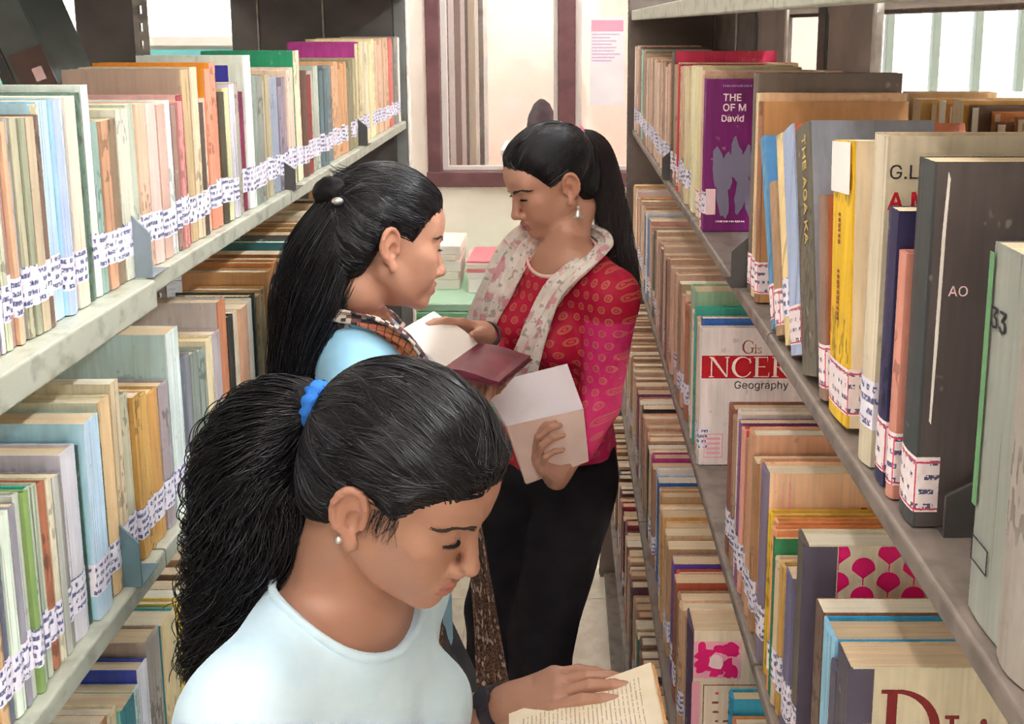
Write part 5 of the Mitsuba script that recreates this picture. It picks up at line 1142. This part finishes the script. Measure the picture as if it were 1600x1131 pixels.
def page_sheet(W, Hh, curve, n=16):
    """gently arched block of pages: x from the gutter, y along the spine; returns mesh and uv in mm"""
    V, U, F = [], [], []
    for i in range(n + 1):
        t = i / n; x = W * t; z = 0.010 + curve * math.sin(PI * min(1, t * 1.15)) * (1 - 0.5 * t) - 0.002 * t
        for y in (0, Hh): V.append((x, y, z)); U.append((x * 1000, y * 1000))
    for i in range(n):
        k = 2 * i; F += [(k, k + 2, k + 3), (k, k + 3, k + 1)]
    m = len(V)
    for i in range(n + 1):
        t = i / n
        for y in (0, Hh): V.append((W * t, y, 0.0015)); U.append((-10, -10))
    for i in range(n):
        k = m + 2 * i; F += [(k, k + 3, k + 2), (k, k + 1, k + 3)]
    def wall(ids):
        for a, b in zip(ids, ids[1:]):
            q_ = len(V); V.extend([V[a], V[b], V[b + m], V[a + m]]); U.extend([(-10, -10)] * 4); F.append((q_, q_ + 2, q_ + 1)); F.append((q_, q_ + 3, q_ + 2))
    wall([2 * i for i in range(n + 1)][::-1]); wall([2 * i + 1 for i in range(n + 1)]); wall([2 * n + 1, 2 * n][::-1])
    return np.array(V, float), np.array(F), np.array(U, float)
def open_book(label, o, spine_dir, right_dir, W, Hh, open_l, open_r, mats, cov, curve=0.006, cat='book'):
    """open book: o = gutter start, spine_dir along the gutter, right_dir across it; open_l, open_r lift each half in degrees"""
    sd = nz(spine_dir); rd = nz(np.asarray(right_dir, float) - sd * np.dot(sd, right_dir)); up = np.cross(rd, sd)
    k = thing('open_book', label, cat)
    for s, ang, mt, nm in ((1, open_r, mats[1], 'page_block'), (-1, open_l, mats[0], 'page_block')):
        a = math.radians(ang); x_ = rd * s * math.cos(a) + up * math.sin(a); z_ = up * math.cos(a) - rd * s * math.sin(a)
        V, F, U = page_sheet(W, Hh, curve); Vw = o + V[:, :1] * x_ + V[:, 1:2] * sd + V[:, 2:] * z_
        add(nm, (Vw, F if s > 0 else F[:, ::-1]), mt, k, uv=U)
        c_ = cbox(-0.001, W + 0.004, -0.003, Hh + 0.003, -0.0012, 0.0012, 0.0005); cv = np.array(c_.vertices)
        add('cover', trimesh.Trimesh(o + cv[:, :1] * x_ + cv[:, 1:2] * sd + cv[:, 2:] * z_, c_.faces if s > 0 else c_.faces[:, ::-1], process=False), cov, k)
    return k
open_book('open book with cream printed pages held in both hands by the nearest woman', np.array([-0.052, 0.945, 0.990]), (0.93, 0.02, 0.36), (0.02, -1, 0.02), 0.128, 0.176, 8, 8, ('printed_page', 'printed_page'), 'cover_tan')
# ------------------------------------------------------------------ the woman in the light blue top with the patterned scarf
rnd = random.Random(21)
mq = {'width': 1.0, 'smile': 2.2, 'eye_open': 0.0034}
mf = Frame((-0.292, 1.641, 1.456), 24, 14, -9, 1.0)
mtf = Frame((-0.338, 1.650, 1.216), 15, -3, 0, 1.0)
m_neck = [mf.out((0, -0.022, -0.045)), mf.out((0, -0.028, -0.085)), mtf.out((0, -0.006, 0.135)), mtf.out((0, 0.0, 0.09))]
msr, msl = mtf.out((0.152, -0.012, 0.036)), mtf.out((-0.152, -0.012, 0.036))
m_elr, m_ell = np.array([-0.320, 1.52, 0.985]), np.array([-0.300, 1.820, 1.000])
m_wrr, m_wrl = np.array([-0.215, 1.640, 1.085]), np.array([-0.215, 1.860, 1.105])
m_pr, m_pl = np.array([-0.172, 1.705, 1.120]), np.array([-0.165, 1.835, 1.120])
def m_legs(P):
    d = None
    for s in (-1, 1):
        h = mtf.out((0.085 * s, -0.005, -0.44)); kn = np.array([-0.175 + 0.012 * s, 1.67 - s * 0.085, 0.46]); an = np.array([-0.155 + 0.02 * s, 1.68 - s * 0.08, 0.08])
        e = limb(P, [h, kn, an], [0.080, 0.056, 0.040]); e = smin(e, s_cap(P, an - (0.02, 0, 0.035), an + (0.14, 0.0, -0.045), 0.034, 0.028), 0.02)
        d = e if d is None else smin(d, e, 0.01)
    return d
def m_core(P):
    d = torso_sdf(mtf.to(P), {'w': 0.98})
    return smin(d, s_chain(P, m_neck, [0.044, 0.043, 0.047, 0.054], 0.01), 0.02)
def m_handr(P): return hand_sdf(P, m_wrr, m_pr - m_wrr, np.array([0.3, 0.5, 0.7]), np.array([-0.3, -0.6, 0.5]), [(12, 22, 16)] * 4, (0.9, 0.3, 0.05), 0.93, fore=m_elr)
def m_handl(P): return hand_sdf(P, m_wrl, m_pl - m_wrl, np.array([0.3, -0.5, 0.7]), np.array([-0.3, 0.6, 0.5]), [(12, 22, 16)] * 4, (0.9, 0.3, 0.05), 0.93, fore=m_ell)
per2 = thing('person', 'smiling woman in a light blue top and patterned orange scarf, with long dark hair', 'person')
mh = smooth(mesh_sdf(lambda P: np.maximum(smin(head_at(mf, P, mq), m_core(P), 0.012), -(P[:, 2] - 1.20)), (-0.52, 1.42, 1.19), (-0.12, 1.84, 1.63), 0.0024), 2)
m1 = smooth(mesh_sdf(lambda P: np.maximum(near_only(m_handr, P, m_wrr, 0.24), -(P[:, 2] - 1.03)), (-0.32, 1.46, 1.02), (0.0, 1.84, 1.26), 0.0028), 2)
m2 = smooth(mesh_sdf(lambda P: np.maximum(near_only(m_handl, P, m_wrl, 0.24), -(P[:, 2] - 1.03)), (-0.32, 1.66, 1.02), (0.02, 1.96, 1.26), 0.0028), 2)
mb = smooth(mesh_sdf(lambda P: np.maximum(np.minimum(np.minimum(smin(m_core(P), smin(limb(P, [msr, m_elr, m_wrr], [0.046, 0.036, 0.022]), limb(P, [msl, m_ell, m_wrl], [0.046, 0.036, 0.022]), 0.001), 0.02), m_legs(P)), 9.0), P[:, 2] - 1.22), (-0.56, 1.36, 0.0), (0.04, 1.96, 1.24), 0.0085), 3)
body = join([flip_ok(x) for x in (mh, m1, m2, mb)])
add('body', body, 'skin', per2, smooth=True, color=paint_mesh(body, mf, SKIN_M, srgb('a8645c'), 0.14))
eyes(per2, mf, mq, (0, 0.5)); brow_lash(per2, mf, mq, rnd, 0.9)
M_HC, M_HR = np.array([0, 0.024, 0.122]), np.array([0.086, 0.094, 0.084])
def m_top(P, cut=True):
    L = mtf.to(P)
    d = torso_sdf(L, {'w': 0.98}) - 0.009
    d = smin(d, s_cap(P, mtf.out((0, -0.01, -0.30)), mtf.out((0, -0.01, -0.52)), 0.118, 0.126), 0.05)
    for a, b, w_ in ((msr, m_elr, m_wrr), (msl, m_ell, m_wrl)):
        sl = limb(P, [a, b, b + (w_ - b) * 0.5], [0.058, 0.050, 0.044], 0.02)
        sl = np.maximum(sl, (P - (b + (w_ - b) * 0.35)) @ nz(w_ - b)); d = smin(d, sl, 0.03)
    if not cut: return d
    hole = s_ell(L, M_HC, M_HR)
    d = d + cloth_folds(P, 0.004, 16, 5) * np.clip(hole / 0.05, 0, 1)
    d = np.maximum(d, -hole)
    return np.maximum(d, -(L[:, 2] + 0.50))
mt_ = smooth(mesh_sdf(m_top, (-0.56, 1.36, 0.70), (0.0, 1.98, 1.40), 0.0052), 2)
mat('blue_top', _wear('9fd0ea', '8fc4e2', 14.0), 0.8, 0.2, sheen=0.3)
kk = add('top', flip_ok(mt_), 'blue_top', per2, smooth=45)
add('neckband', neckline(mtf, M_HC, M_HR, lambda P: m_top(P, False), 0.0035, 0.001), 'blue_top', kk, smooth=True)
tr = smooth(mesh_sdf(lambda P: np.maximum(smin(m_legs(P) - 0.016, torso_sdf(mtf.to(P), {}) - 0.008, 0.02) + cloth_folds(P, 0.004, 18, 8), np.maximum(mtf.to(P)[:, 2] + 0.36, -(P[:, 2] - 0.07))), (-0.56, 1.4, 0.06), (0.06, 1.9, 0.95), 0.0085), 2)
mat('charcoal_cloth', _wear('4a4d55', '3a3d45', 18.0), 0.85, 0.15)
add('trousers', flip_ok(tr), 'charcoal_cloth', per2, smooth=45)
# hair: half of it gathered in a clip, the rest long and loose
mc = mesh_sdf(lambda P: cap_sdf(P, {**mq, 'lift': 0.012}), (-0.1, -0.13, -0.11), (0.1, 0.13, 0.145), 0.0028); mc.vertices = mf.out(mc.vertices)
hk = add('hair', mc, 'hair_dark', per2, smooth=True)
m_tie = mf.to(np.array([[-0.372, 1.612, 1.535]]))[0]
sheen_split('combed_strands', combed(mf, {**mq, 'lift': 0.012}, m_tie, 2800, rnd, 0.0045, 10, 0.018), hk, 0.0006, 0.0005, rnd, 0.2)
m_path = [(-0.345, 1.612, 1.520), (-0.375, 1.605, 1.455), (-0.400, 1.590, 1.380), (-0.420, 1.57, 1.300), (-0.430, 1.56, 1.22), (-0.432, 1.56, 1.13)]
m_rad = [0.042, 0.062, 0.064, 0.046, 0.036, 0.022]
sheen_split('loose_strands', lock(m_path, m_rad, 2400, rnd, 0.0045, 1.6, 24, 0.0006), hk, 0.0006, 0.00045, rnd, 0.12)
Pc2 = spline(m_path, 12); Rc2 = np.interp(np.linspace(0, 1, 12), np.linspace(0, 1, 6), [0.036, 0.050, 0.047, 0.036, 0.026, 0.012])
add('hair_core', mesh_sdf(lambda P: s_chain(P, list(Pc2), list(Rc2), 0.01) + 0.010 * (meshkit.fbm(P * [60, 60, 14], 2, 6) - 0.5), (-0.52, 1.45, 1.08), (-0.26, 1.68, 1.62), 0.0055), 'hair_dark', hk, smooth=True)
ear_m = mf.out((0.070, -0.022, -0.02))
bun = smooth(mesh_sdf(lambda P: s_ell(P, (-0.366, 1.600, 1.540), (0.030, 0.028, 0.026)) + 0.006 * (meshkit.fbm(P * 90, 2, 7) - 0.5), (-0.42, 1.55, 1.49), (-0.32, 1.65, 1.59), 0.0035), 1)
add('bun', bun, 'hair_dark', hk, smooth=True)
cl = trimesh.creation.icosphere(2, 0.008); cl.vertices *= [1.2, 1, 0.8]; cl.apply_translation((-0.350, 1.565, 1.532)); add('hair_clip', cl, 'silver_metal', per2, smooth=True)
# scarf
def ribbon(path, width, side, thick, n=40, folds=3, amp=0.006, taper=None, seed=0):
    """a strip of gathered cloth along a path; side = direction of its width at every station"""
    P = spline(path, n); side = np.asarray(side, float); S = np.stack([np.interp(np.linspace(0, 1, n), np.linspace(0, 1, len(side)), side[:, c]) for c in range(3)], 1); S /= np.linalg.norm(S, axis=1, keepdims=True); tn = np.gradient(P, axis=0); tn /= np.linalg.norm(tn, axis=1, keepdims=True)
    N = np.cross(tn, S); N /= np.linalg.norm(N, axis=1, keepdims=True)
    W = np.interp(np.linspace(0, 1, n), np.linspace(0, 1, len(width)), width); m = 25
    U = np.linspace(-0.5, 0.5, m); V, uv = [], []
    L = np.r_[0, np.cumsum(np.linalg.norm(np.diff(P, axis=0), axis=1))]
    for sgn in (1, -1):
        for i in range(n):
            z = amp * np.sin(U * 2 * PI * folds + 0.25 * i + seed) * (1 - 0.2 * np.cos(i * 0.5)) + sgn * thick / 2
            V.append(P[i] + S[i] * (U * W[i])[:, None] + N[i] * z[:, None]); uv.append(np.stack([U * 100, np.full(m, L[i] * 1000)], 1))
    V = np.vstack(V); uv = np.vstack(uv); F = []
    o = n * m
    for i in range(n - 1):
        for j in range(m - 1):
            a = i * m + j; F += [(a, a + 1, a + m + 1), (a, a + m + 1, a + m), (o + a, o + a + m + 1, o + a + 1), (o + a, o + a + m, o + a + m + 1)]
        for j in (0, m - 1):
            a = i * m + j; F += [(a, a + m, o + a + m), (a, o + a + m, o + a)] if j == 0 else [(a, o + a + m, a + m), (a, o + a, o + a + m)]
    for i in (0, n - 1):
        for j in range(m - 1):
            a = i * m + j; F += [(a, o + a, o + a + 1), (a, o + a + 1, a + 1)] if i == 0 else [(a, o + a + 1, o + a), (a, a + 1, o + a + 1)]
    return (V, np.array(F)), uv
def _scarf_m(p, n, uv):
    u, v = uv.x, uv.y
    band = (dr.abs(u - 4) < 26) & (v > 128)
    cell = cell_rand(dr.floor(u / 8.0), dr.floor(v / 13.0))
    fr1 = v / 13.0 - dr.floor(v / 13.0); fr2 = u / 8.0 - dr.floor(u / 8.0)
    orange = mix(srgb('d98a5c').tolist(), srgb('c05a44').tolist(), cell)
    orange = dr.select((fr1 < 0.14) | (fr2 < 0.12), mi.Color3f(0.10, 0.05, 0.04), orange)
    chk = cell_rand(dr.floor(u / 5.0), dr.floor(v / 7.0))
    dark = dr.select(chk > 0.62, mi.Color3f(0.55, 0.46, 0.38), dr.select(chk > 0.36, mi.Color3f(0.16, 0.07, 0.06), mi.Color3f(0.035, 0.025, 0.03)))
    return dr.select(band, orange, dark)
mat('scarf_print', proc(_scarf_m), 0.75, 0.2)
def on_m(l): return mtf.out(l)
# over the near shoulder and down the front; round the neck; down the far side
pa = [on_m((0.0, -0.078, 0.118)), on_m((0.055, -0.062, 0.118)), on_m((0.082, -0.012, 0.112)), on_m((0.090, 0.045, 0.090)), on_m((0.088, 0.092, 0.035)), on_m((0.082, 0.118, -0.04)), on_m((0.080, 0.132, -0.11)), on_m((0.080, 0.122, -0.19))]
sa = [mtf.R @ v for v in ((0, -0.35, 1), (0.35, -0.3, 0.9), (0.55, 0.0, 0.85), (0.68, 0.15, 0.72), (0.92, 0.1, 0.35), (1, 0, 0.1), (1, 0, 0), (1, 0, 0))]
g, uv = ribbon(pa, [0.055, 0.065, 0.075, 0.085, 0.09, 0.095, 0.095, 0.095], sa, 0.005, 50, 3, 0.007)
sk = add('scarf', g, 'scarf_print', per2, smooth=True, uv=uv)
pb = [on_m((-0.015, -0.085, 0.130)), on_m((-0.075, -0.050, 0.128)), on_m((-0.092, 0.010, 0.100)), on_m((-0.080, 0.070, 0.050)), on_m((-0.072, 0.105, -0.020)), on_m((-0.07, 0.125, -0.10)), on_m((-0.07, 0.118, -0.2))]
sb_ = [(0, 0, 1), mtf.R @ (-0.6, -0.2, 0.5), mtf.R @ (-0.85, 0.1, 0.15), mtf.R @ (-0.95, 0.2, 0.1), mtf.R @ (-1, 0, 0), mtf.R @ (-1, 0, 0), mtf.R @ (-1, 0, 0)]
g, uv = ribbon(pb, [0.06, 0.075, 0.08, 0.08, 0.08, 0.08, 0.08], sb_, 0.004, 44, 3, 0.006, seed=2)
add('scarf_end', g, 'scarf_print', sk, smooth=True, uv=uv)
def _lace(p, n, uv):
    d1, d2, r = mikit.voronoi(uv.x / 6.0, uv.y / 7.0)
    c = mix(srgb('7a5f50').tolist(), srgb('3a2a26').tolist(), smoothstep(0.05, 0.35, d2 - d1))
    return dr.select(r > 0.86, mi.Color3f(0.42, 0.34, 0.30), c)
mat('lace_brown', proc(_lace), 0.8, 0.2)
g, uv = ribbon([(-0.150, 1.56, 1.02), (-0.135, 1.525, 0.94), (-0.124, 1.505, 0.85), (-0.112, 1.50, 0.735)], [0.025, 0.032, 0.042, 0.055], [(1, 0.2, 0)] * 4, 0.003, 30, 3, 0.007)
add('scarf_tail', g, 'lace_brown', sk, smooth=True, uv=uv)
g, uv = ribbon([(-0.212, 1.525, 0.98), (-0.208, 1.505, 0.88), (-0.205, 1.50, 0.75)], [0.022, 0.028, 0.034], [(1, 0.2, 0)] * 3, 0.003, 24, 2, 0.006)
add('scarf_tail', g, 'lace_brown', sk, smooth=True, uv=uv)
open_book('open book with a white page and a maroon page, held by the smiling woman', np.array([-0.212, 1.70, 1.205]), (0.33, 0.94, 0.0), (1, -0.3, -0.15), 0.108, 0.150, 24, 3, ('paper_white', 'maroon_page'), 'maroon_cover', 0.006)
mat('maroon_page', _wear('6d2b38', '54202b', 25.0), 0.4, 0.4)
mat('maroon_cover', '4a1a24', 0.4, 0.4)
# ------------------------------------------------------------------ the woman in the red kurta
rnd = random.Random(31)
fq = {'width': 0.96, 'smile': 1.4, 'eye_open': 0.0032}
ff = Frame((-0.027, 2.138, 1.481), 203.5, 22.5, 0, 0.98)
ftf = Frame((-0.002, 2.14, 1.236), 222, 3, -8, 0.98)
f_neck = [ff.out((0, -0.022, -0.045)), ff.out((0, -0.030, -0.085)), ftf.out((0, -0.006, 0.135)), ftf.out((0, 0.0, 0.09))]
fsr, fsl = ftf.out((0.142, -0.012, 0.036)), ftf.out((-0.142, -0.012, 0.036))
f_elr, f_ell = np.array([-0.158, 2.14, 1.035]), np.array([0.076, 2.035, 1.025])
f_wrr, f_wrl = np.array([-0.150, 1.925, 1.208]), np.array([-0.010, 1.895, 0.918])
f_pr, f_pl = np.array([-0.213, 1.880, 1.243]), np.array([-0.056, 1.860, 0.982])
def f_legs(P, fl=0.0):
    d = None
    for s in (-1, 1):
        h = ftf.out((0.085 * s, -0.005, -0.44)); kn = np.array([-0.100 - s * 0.052, 2.12 + s * 0.05, 0.47]); an = np.array([-0.112 - s * 0.054, 2.11 + s * 0.055, 0.08])
        e = limb(P, [h, kn, an], [0.078, 0.048 + fl * 0.3, 0.038 + fl * 0.8]); 
        if not fl: e = smin(e, s_cap(P, an - (-0.02, -0.02, 0.035), an + (-0.10, -0.09, -0.045), 0.034, 0.028), 0.02)
        d = e if d is None else smin(d, e, 0.01)
    return d
def f_core(P):
    d = torso_sdf(ftf.to(P), {'w': 0.90})
    return smin(d, s_chain(P, f_neck, [0.042, 0.041, 0.045, 0.052], 0.01), 0.02)
def f_handr(P): return hand_sdf(P, f_wrr, f_pr - f_wrr, np.array([0.1, -0.3, -0.9]), np.array([-0.3, -0.9, 0.1]), [(8, 14, 10), (26, 40, 25), (34, 48, 30), (38, 50, 30)], (0.8, 0.45, 0.35), 0.93, fore=f_elr)
def f_handl(P): return hand_sdf(P, f_wrl, f_pl - f_wrl, np.array([0.55, 0.0, 0.45]), np.array([0.3, 0.6, 0.7]), [(42, 45, 30), (44, 45, 30), (46, 45, 30), (48, 48, 30)], (0.75, 0.5, 0.1), 0.95, 0.11, fore=f_ell)
per3 = thing('person', 'woman in a red printed kurta with pale scarf and high ponytail, standing farthest back', 'person')
fh = smooth(mesh_sdf(lambda P: np.maximum(smin(head_at(ff, P, fq), f_core(P), 0.012), -(P[:, 2] - 1.23)), (-0.22, 1.93, 1.22), (0.20, 2.34, 1.64), 0.0025), 2)
h1 = smooth(mesh_sdf(lambda P: np.maximum(near_only(f_handr, P, f_wrr, 0.24), -(P[:, 2] - 1.09)), (-0.36, 1.75, 1.08), (-0.06, 2.14, 1.32), 0.0026), 2)
h2 = smooth(mesh_sdf(lambda P: np.maximum(near_only(f_handl, P, f_wrl, 0.24), (P[:, 0] - 0.07)), (-0.18, 1.74, 0.84), (0.09, 2.04, 1.10), 0.0026), 2)
fb = smooth(mesh_sdf(lambda P: np.maximum(np.minimum(smin(f_core(P), smin(limb(P, [fsr, f_elr, f_wrr], [0.045, 0.035, 0.021]), limb(P, [fsl, f_ell, f_wrl], [0.045, 0.035, 0.021]), 0.001), 0.02), f_legs(P)), P[:, 2] - 1.25), (-0.30, 1.82, 0.0), (0.24, 2.42, 1.27), 0.0085), 3)
body = join([flip_ok(x) for x in (fh, h1, h2, fb)])
add('body', body, 'skin', per3, smooth=True, color=paint_mesh(body, ff, SKIN_F, srgb('a2605a'), 0.14))
eyes(per3, ff, fq, (0, 0.6)); brow_lash(per3, ff, fq, rnd, 1.0)
F_HC, F_HR = np.array([0, 0.024, 0.120]), np.array([0.080, 0.086, 0.076])
def f_kurta(P, cut=True):
    L = ftf.to(P)
    d = torso_sdf(L, {'w': 0.90}) - 0.008
    d = smin(d, s_cap(P, ftf.out((0, -0.01, -0.28)), ftf.out((0, -0.01, -0.46)), 0.104, 0.120), 0.05)
    for a, b, w_, e_ in ((fsr, f_elr, f_wrr, 0.72), (fsl, f_ell, f_wrl, 0.62)):
        sl = limb(P, [a, b, b + (w_ - b) * 0.95], [0.056, 0.043, 0.033], 0.02)
        sl = np.maximum(sl, (P - (b + (w_ - b) * e_)) @ nz(w_ - b)); d = smin(d, sl, 0.025)
    if not cut: return d
    hole = s_ell(L, F_HC, F_HR)
    d = d + cloth_folds(P, 0.0045, 15, 9) * np.clip(hole / 0.05, 0, 1) + 0.003 * np.sin(np.arctan2(L[:, 1], L[:, 0]) * 9) * np.clip((-L[:, 2] - 0.2) / 0.15, 0, 1)
    d = np.maximum(d, -hole)
    return np.maximum(d, -(L[:, 2] + 0.405))
fk = smooth(mesh_sdf(f_kurta, (-0.32, 1.82, 0.76), (0.26, 2.44, 1.40), 0.0052), 2)
def _kurta(p, n, uv):
    base = mix(srgb('b3183a').tolist(), srgb('9c1233').tolist(), fbm(p.x * 30, p.y * 30, p.z * 30, 3))
    S_ = 2.5; u = (p.x * 0.74 - p.y * 0.67) * 100 + 50; v = p.z * 100
    iv = dr.floor(v / S_); off = 0.5 * (iv - 2 * dr.floor(iv / 2)); iu = dr.floor(u / S_ + off)
    du, dv = (u / S_ + off - iu - 0.5), (v / S_ - iv - 0.5)
    r = dr.sqrt(du * du + dv * dv * 0.8)
    ring = (r < 0.30) & (r > 0.15)
    low = (1.0 - smoothstep(1.205, 1.215, p.z)) * smoothstep(0.035, 0.05, p.x)
    c = mix(base, mi.Color3f(0.70, 0.035, 0.20), low * 0.75)
    c = dr.select(ring, mix(c, srgb('d0a070').tolist(), 0.30), c)
    return dr.select((r < 0.09), mix(c, srgb('e0607a').tolist(), 0.5), c)
mat('kurta_print', proc(_kurta), 0.6, 0.3, sheen=0.4)
add('kurta', flip_ok(fk), 'kurta_print', per3, smooth=45)
add('neckline_piping', neckline(ftf, F_HC, F_HR, lambda P: f_kurta(P, False), 0.0032, 0.001), 'paper_pink', per3, smooth=True)
tr = smooth(mesh_sdf(lambda P: np.maximum(smin(f_legs(P, 0.032) - 0.014, torso_sdf(ftf.to(P), {}) - 0.002, 0.02) + cloth_folds(P, 0.005, 14, 12), np.maximum(ftf.to(P)[:, 2] + 0.36, -(P[:, 2] - 0.03))), (-0.30, 1.86, 0.02), (0.24, 2.40, 0.95), 0.0085), 2)
mat('black_cloth', _wear('1d1c22', '141318', 18.0), 0.85, 0.15)
add('trousers', flip_ok(tr), 'black_cloth', per3, smooth=45)
fc_ = mesh_sdf(lambda P: cap_sdf(P, {**fq, 'lift': 0.010}), (-0.1, -0.13, -0.11), (0.1, 0.13, 0.145), 0.003); fc_.vertices = ff.out(fc_.vertices)
hk = add('hair', fc_, 'hair_dark', per3, smooth=True)
f_tiew = np.array([0.034, 2.180, 1.570]); f_tie = ff.to(f_tiew[None])[0]
sheen_split('combed_strands', combed(ff, {**fq, 'lift': 0.010}, f_tie, 2200, rnd, 0.004, 10, 0.010), hk, 0.0006, 0.0005, rnd, 0.15)
f_path = [f_tiew, (0.062, 2.185, 1.560), (0.084, 2.188, 1.500), (0.100, 2.178, 1.420), (0.118, 2.160, 1.330), (0.136, 2.135, 1.255), (0.138, 2.115, 1.195)]
f_rad = [0.012, 0.030, 0.036, 0.036, 0.034, 0.028, 0.012]
tag(curves('ponytail', lock(f_path, f_rad, 1700, rnd, 0.004, 1.8, 24, 0.0006), 'hair_brown', hk, 0.0006, 0.00045), kind='stuff')
Pc3 = spline(f_path, 12); Rc3 = np.interp(np.linspace(0, 1, 12), np.linspace(0, 1, 7), [0.011, 0.024, 0.029, 0.029, 0.026, 0.018, 0.006])
add('ponytail_core', mesh_sdf(lambda P: s_chain(P, list(Pc3), list(Rc3), 0.01) + 0.006 * (meshkit.fbm(P * [70, 70, 20], 2, 8) - 0.5), (-0.02, 2.05, 1.15), (0.20, 2.27, 1.64), 0.005), 'hair_dark', hk, smooth=True)
t_ = trimesh.creation.torus(0.014, 0.007, 24, 10); t_.apply_transform(trimesh.geometry.align_vectors([0, 0, 1], nz(np.array([1, 0.2, 0.2])))); t_.apply_translation(f_tiew + (0.004, 0, 0.0))
mat('scrunchie_pink', 'd98aa8', 0.7, 0.2)
add('hair_tie', t_, 'scrunchie_pink', per3, smooth=50)
# dome earring
lobe = ff.out((-0.0765 * fq['width'], -0.0105, -0.046))
je = trimesh.creation.revolve(np.array([(0, 0.022), (0.003, 0.021), (0.0035, 0.016), (0.002, 0.014), (0.006, 0.010), (0.009, 0.003), (0.0095, 0.0), (0, 0.0)]), sections=18)
je.apply_translation(lobe + (0.004, -0.006, -0.030)); ek = add('earring', je, 'silver_metal', per3, smooth=50)
be = cat([trimesh.creation.icosphere(1, 0.0018).apply_translation(lobe + (0.004 + 0.0085 * math.cos(a), -0.006 + 0.0085 * math.sin(a), -0.032)) for a in np.linspace(0, 2 * PI, 13)[:-1]])
add('bead', be, 'silver_metal', ek)
# bracelet
ax = nz(f_wrr - f_elr)
for i in range(2):
    br = trimesh.creation.torus(0.0255, 0.0026, 28, 8); br.apply_transform(trimesh.geometry.align_vectors([0, 0, 1], ax)); br.apply_translation(f_wrr - ax * (0.004 + 0.009 * i)); add('bangle', br, 'watch_strap', per3, smooth=50)
# scarf
def _scarf_f(p, n, uv):
    f = fbm(uv.x * 0.06 + 3, uv.y * 0.05, 0.0, 3); g_ = fbm(uv.x * 0.12, uv.y * 0.10 + 9, 0.0, 2)
    c = mix(srgb('ece4de').tolist(), srgb('dcd6cc').tolist(), smoothstep(0.3, 0.7, f))
    c = mix(c, srgb('9c9896').tolist(), smoothstep(0.60, 0.74, g_) * 0.8)
    return mix(c, srgb('c9788c').tolist(), smoothstep(0.62, 0.76, fbm(uv.x * 0.07 + 40, uv.y * 0.06, 0.0, 2)) * 0.7)
mat('scarf_pale', proc(_scarf_f), 0.8, 0.2)
def on_f(l): return ftf.out(l)
R_ = ftf.R
pa = [on_f((0.0, -0.072, 0.116)), on_f((-0.064, -0.045, 0.118)), on_f((-0.086, 0.010, 0.108)), on_f((-0.078, 0.080, 0.060)), on_f((-0.066, 0.124, -0.015)), on_f((-0.055, 0.150, -0.10)), on_f((-0.048, 0.142, -0.19)), on_f((-0.045, 0.132, -0.27))]
sa = [(0, 0, 1), R_ @ (-0.6, -0.2, 0.5), R_ @ (-0.85, 0.1, 0.15), R_ @ (-0.95, 0.2, 0.1), R_ @ (-1, 0.1, 0), R_ @ (-1, 0, 0), R_ @ (-1, 0, 0), R_ @ (-1, 0, 0)]
g, uv = ribbon(pa, [0.05, 0.065, 0.070, 0.072, 0.075, 0.078, 0.08, 0.08], sa, 0.004, 48, 3, 0.006)
sk = add('scarf', g, 'scarf_pale', per3, smooth=True, uv=uv)
pb = [on_f((0.0, -0.075, 0.116)), on_f((0.066, -0.042, 0.118)), on_f((0.088, 0.012, 0.106)), on_f((0.090, 0.078, 0.062)), on_f((0.096, 0.122, -0.015)), on_f((0.112, 0.136, -0.10)), on_f((0.122, 0.130, -0.17))]
sb_ = [(0, 0, 1), R_ @ (0.6, -0.2, 0.5), R_ @ (0.85, 0.1, 0.15), R_ @ (0.95, 0.2, 0.1), R_ @ (1, 0.1, 0), R_ @ (1, 0, 0), R_ @ (1, 0, 0)]
g, uv = ribbon(pb, [0.06, 0.075, 0.085, 0.088, 0.09, 0.09, 0.09], sb_, 0.004, 48, 4, 0.007, seed=1)
add('scarf_end', g, 'scarf_pale', sk, smooth=True, uv=uv)
# her white book, open towards the viewer, spine level
k = thing('open_book', 'white covered book held open by the woman in the red kurta', 'book')
def slab(c4, th, mt, nm, par):
    c4 = np.array(c4, float); n_ = nz(np.cross(c4[1] - c4[0], c4[3] - c4[0])); V = np.vstack([c4, c4 - n_ * th]); F = [(0, 1, 2), (0, 2, 3), (4, 6, 5), (4, 7, 6)]
    for i in range(4):
        j = (i + 1) % 4; F += [(i, 4 + i, 4 + j), (i, 4 + j, j)]
    m_ = trimesh.Trimesh(V, F, process=False); m_.fix_normals(); return add(nm, m_, mt, par)
FL, FR = np.array([-0.108, 1.845, 1.050]), np.array([0.040, 1.915, 1.058])          # the fold, left and right end
TL, TR = np.array([-0.158, 1.900, 1.112]), np.array([0.008, 1.975, 1.130])
BL, BR = np.array([-0.070, 1.850, 0.930]), np.array([0.051, 1.922, 0.945])
slab([FL, FR, TR, TL], 0.007, 'paper_lilac', 'page_block', k); slab([BL, BR, FR, FL], 0.007, 'paper_pink', 'page_block', k)
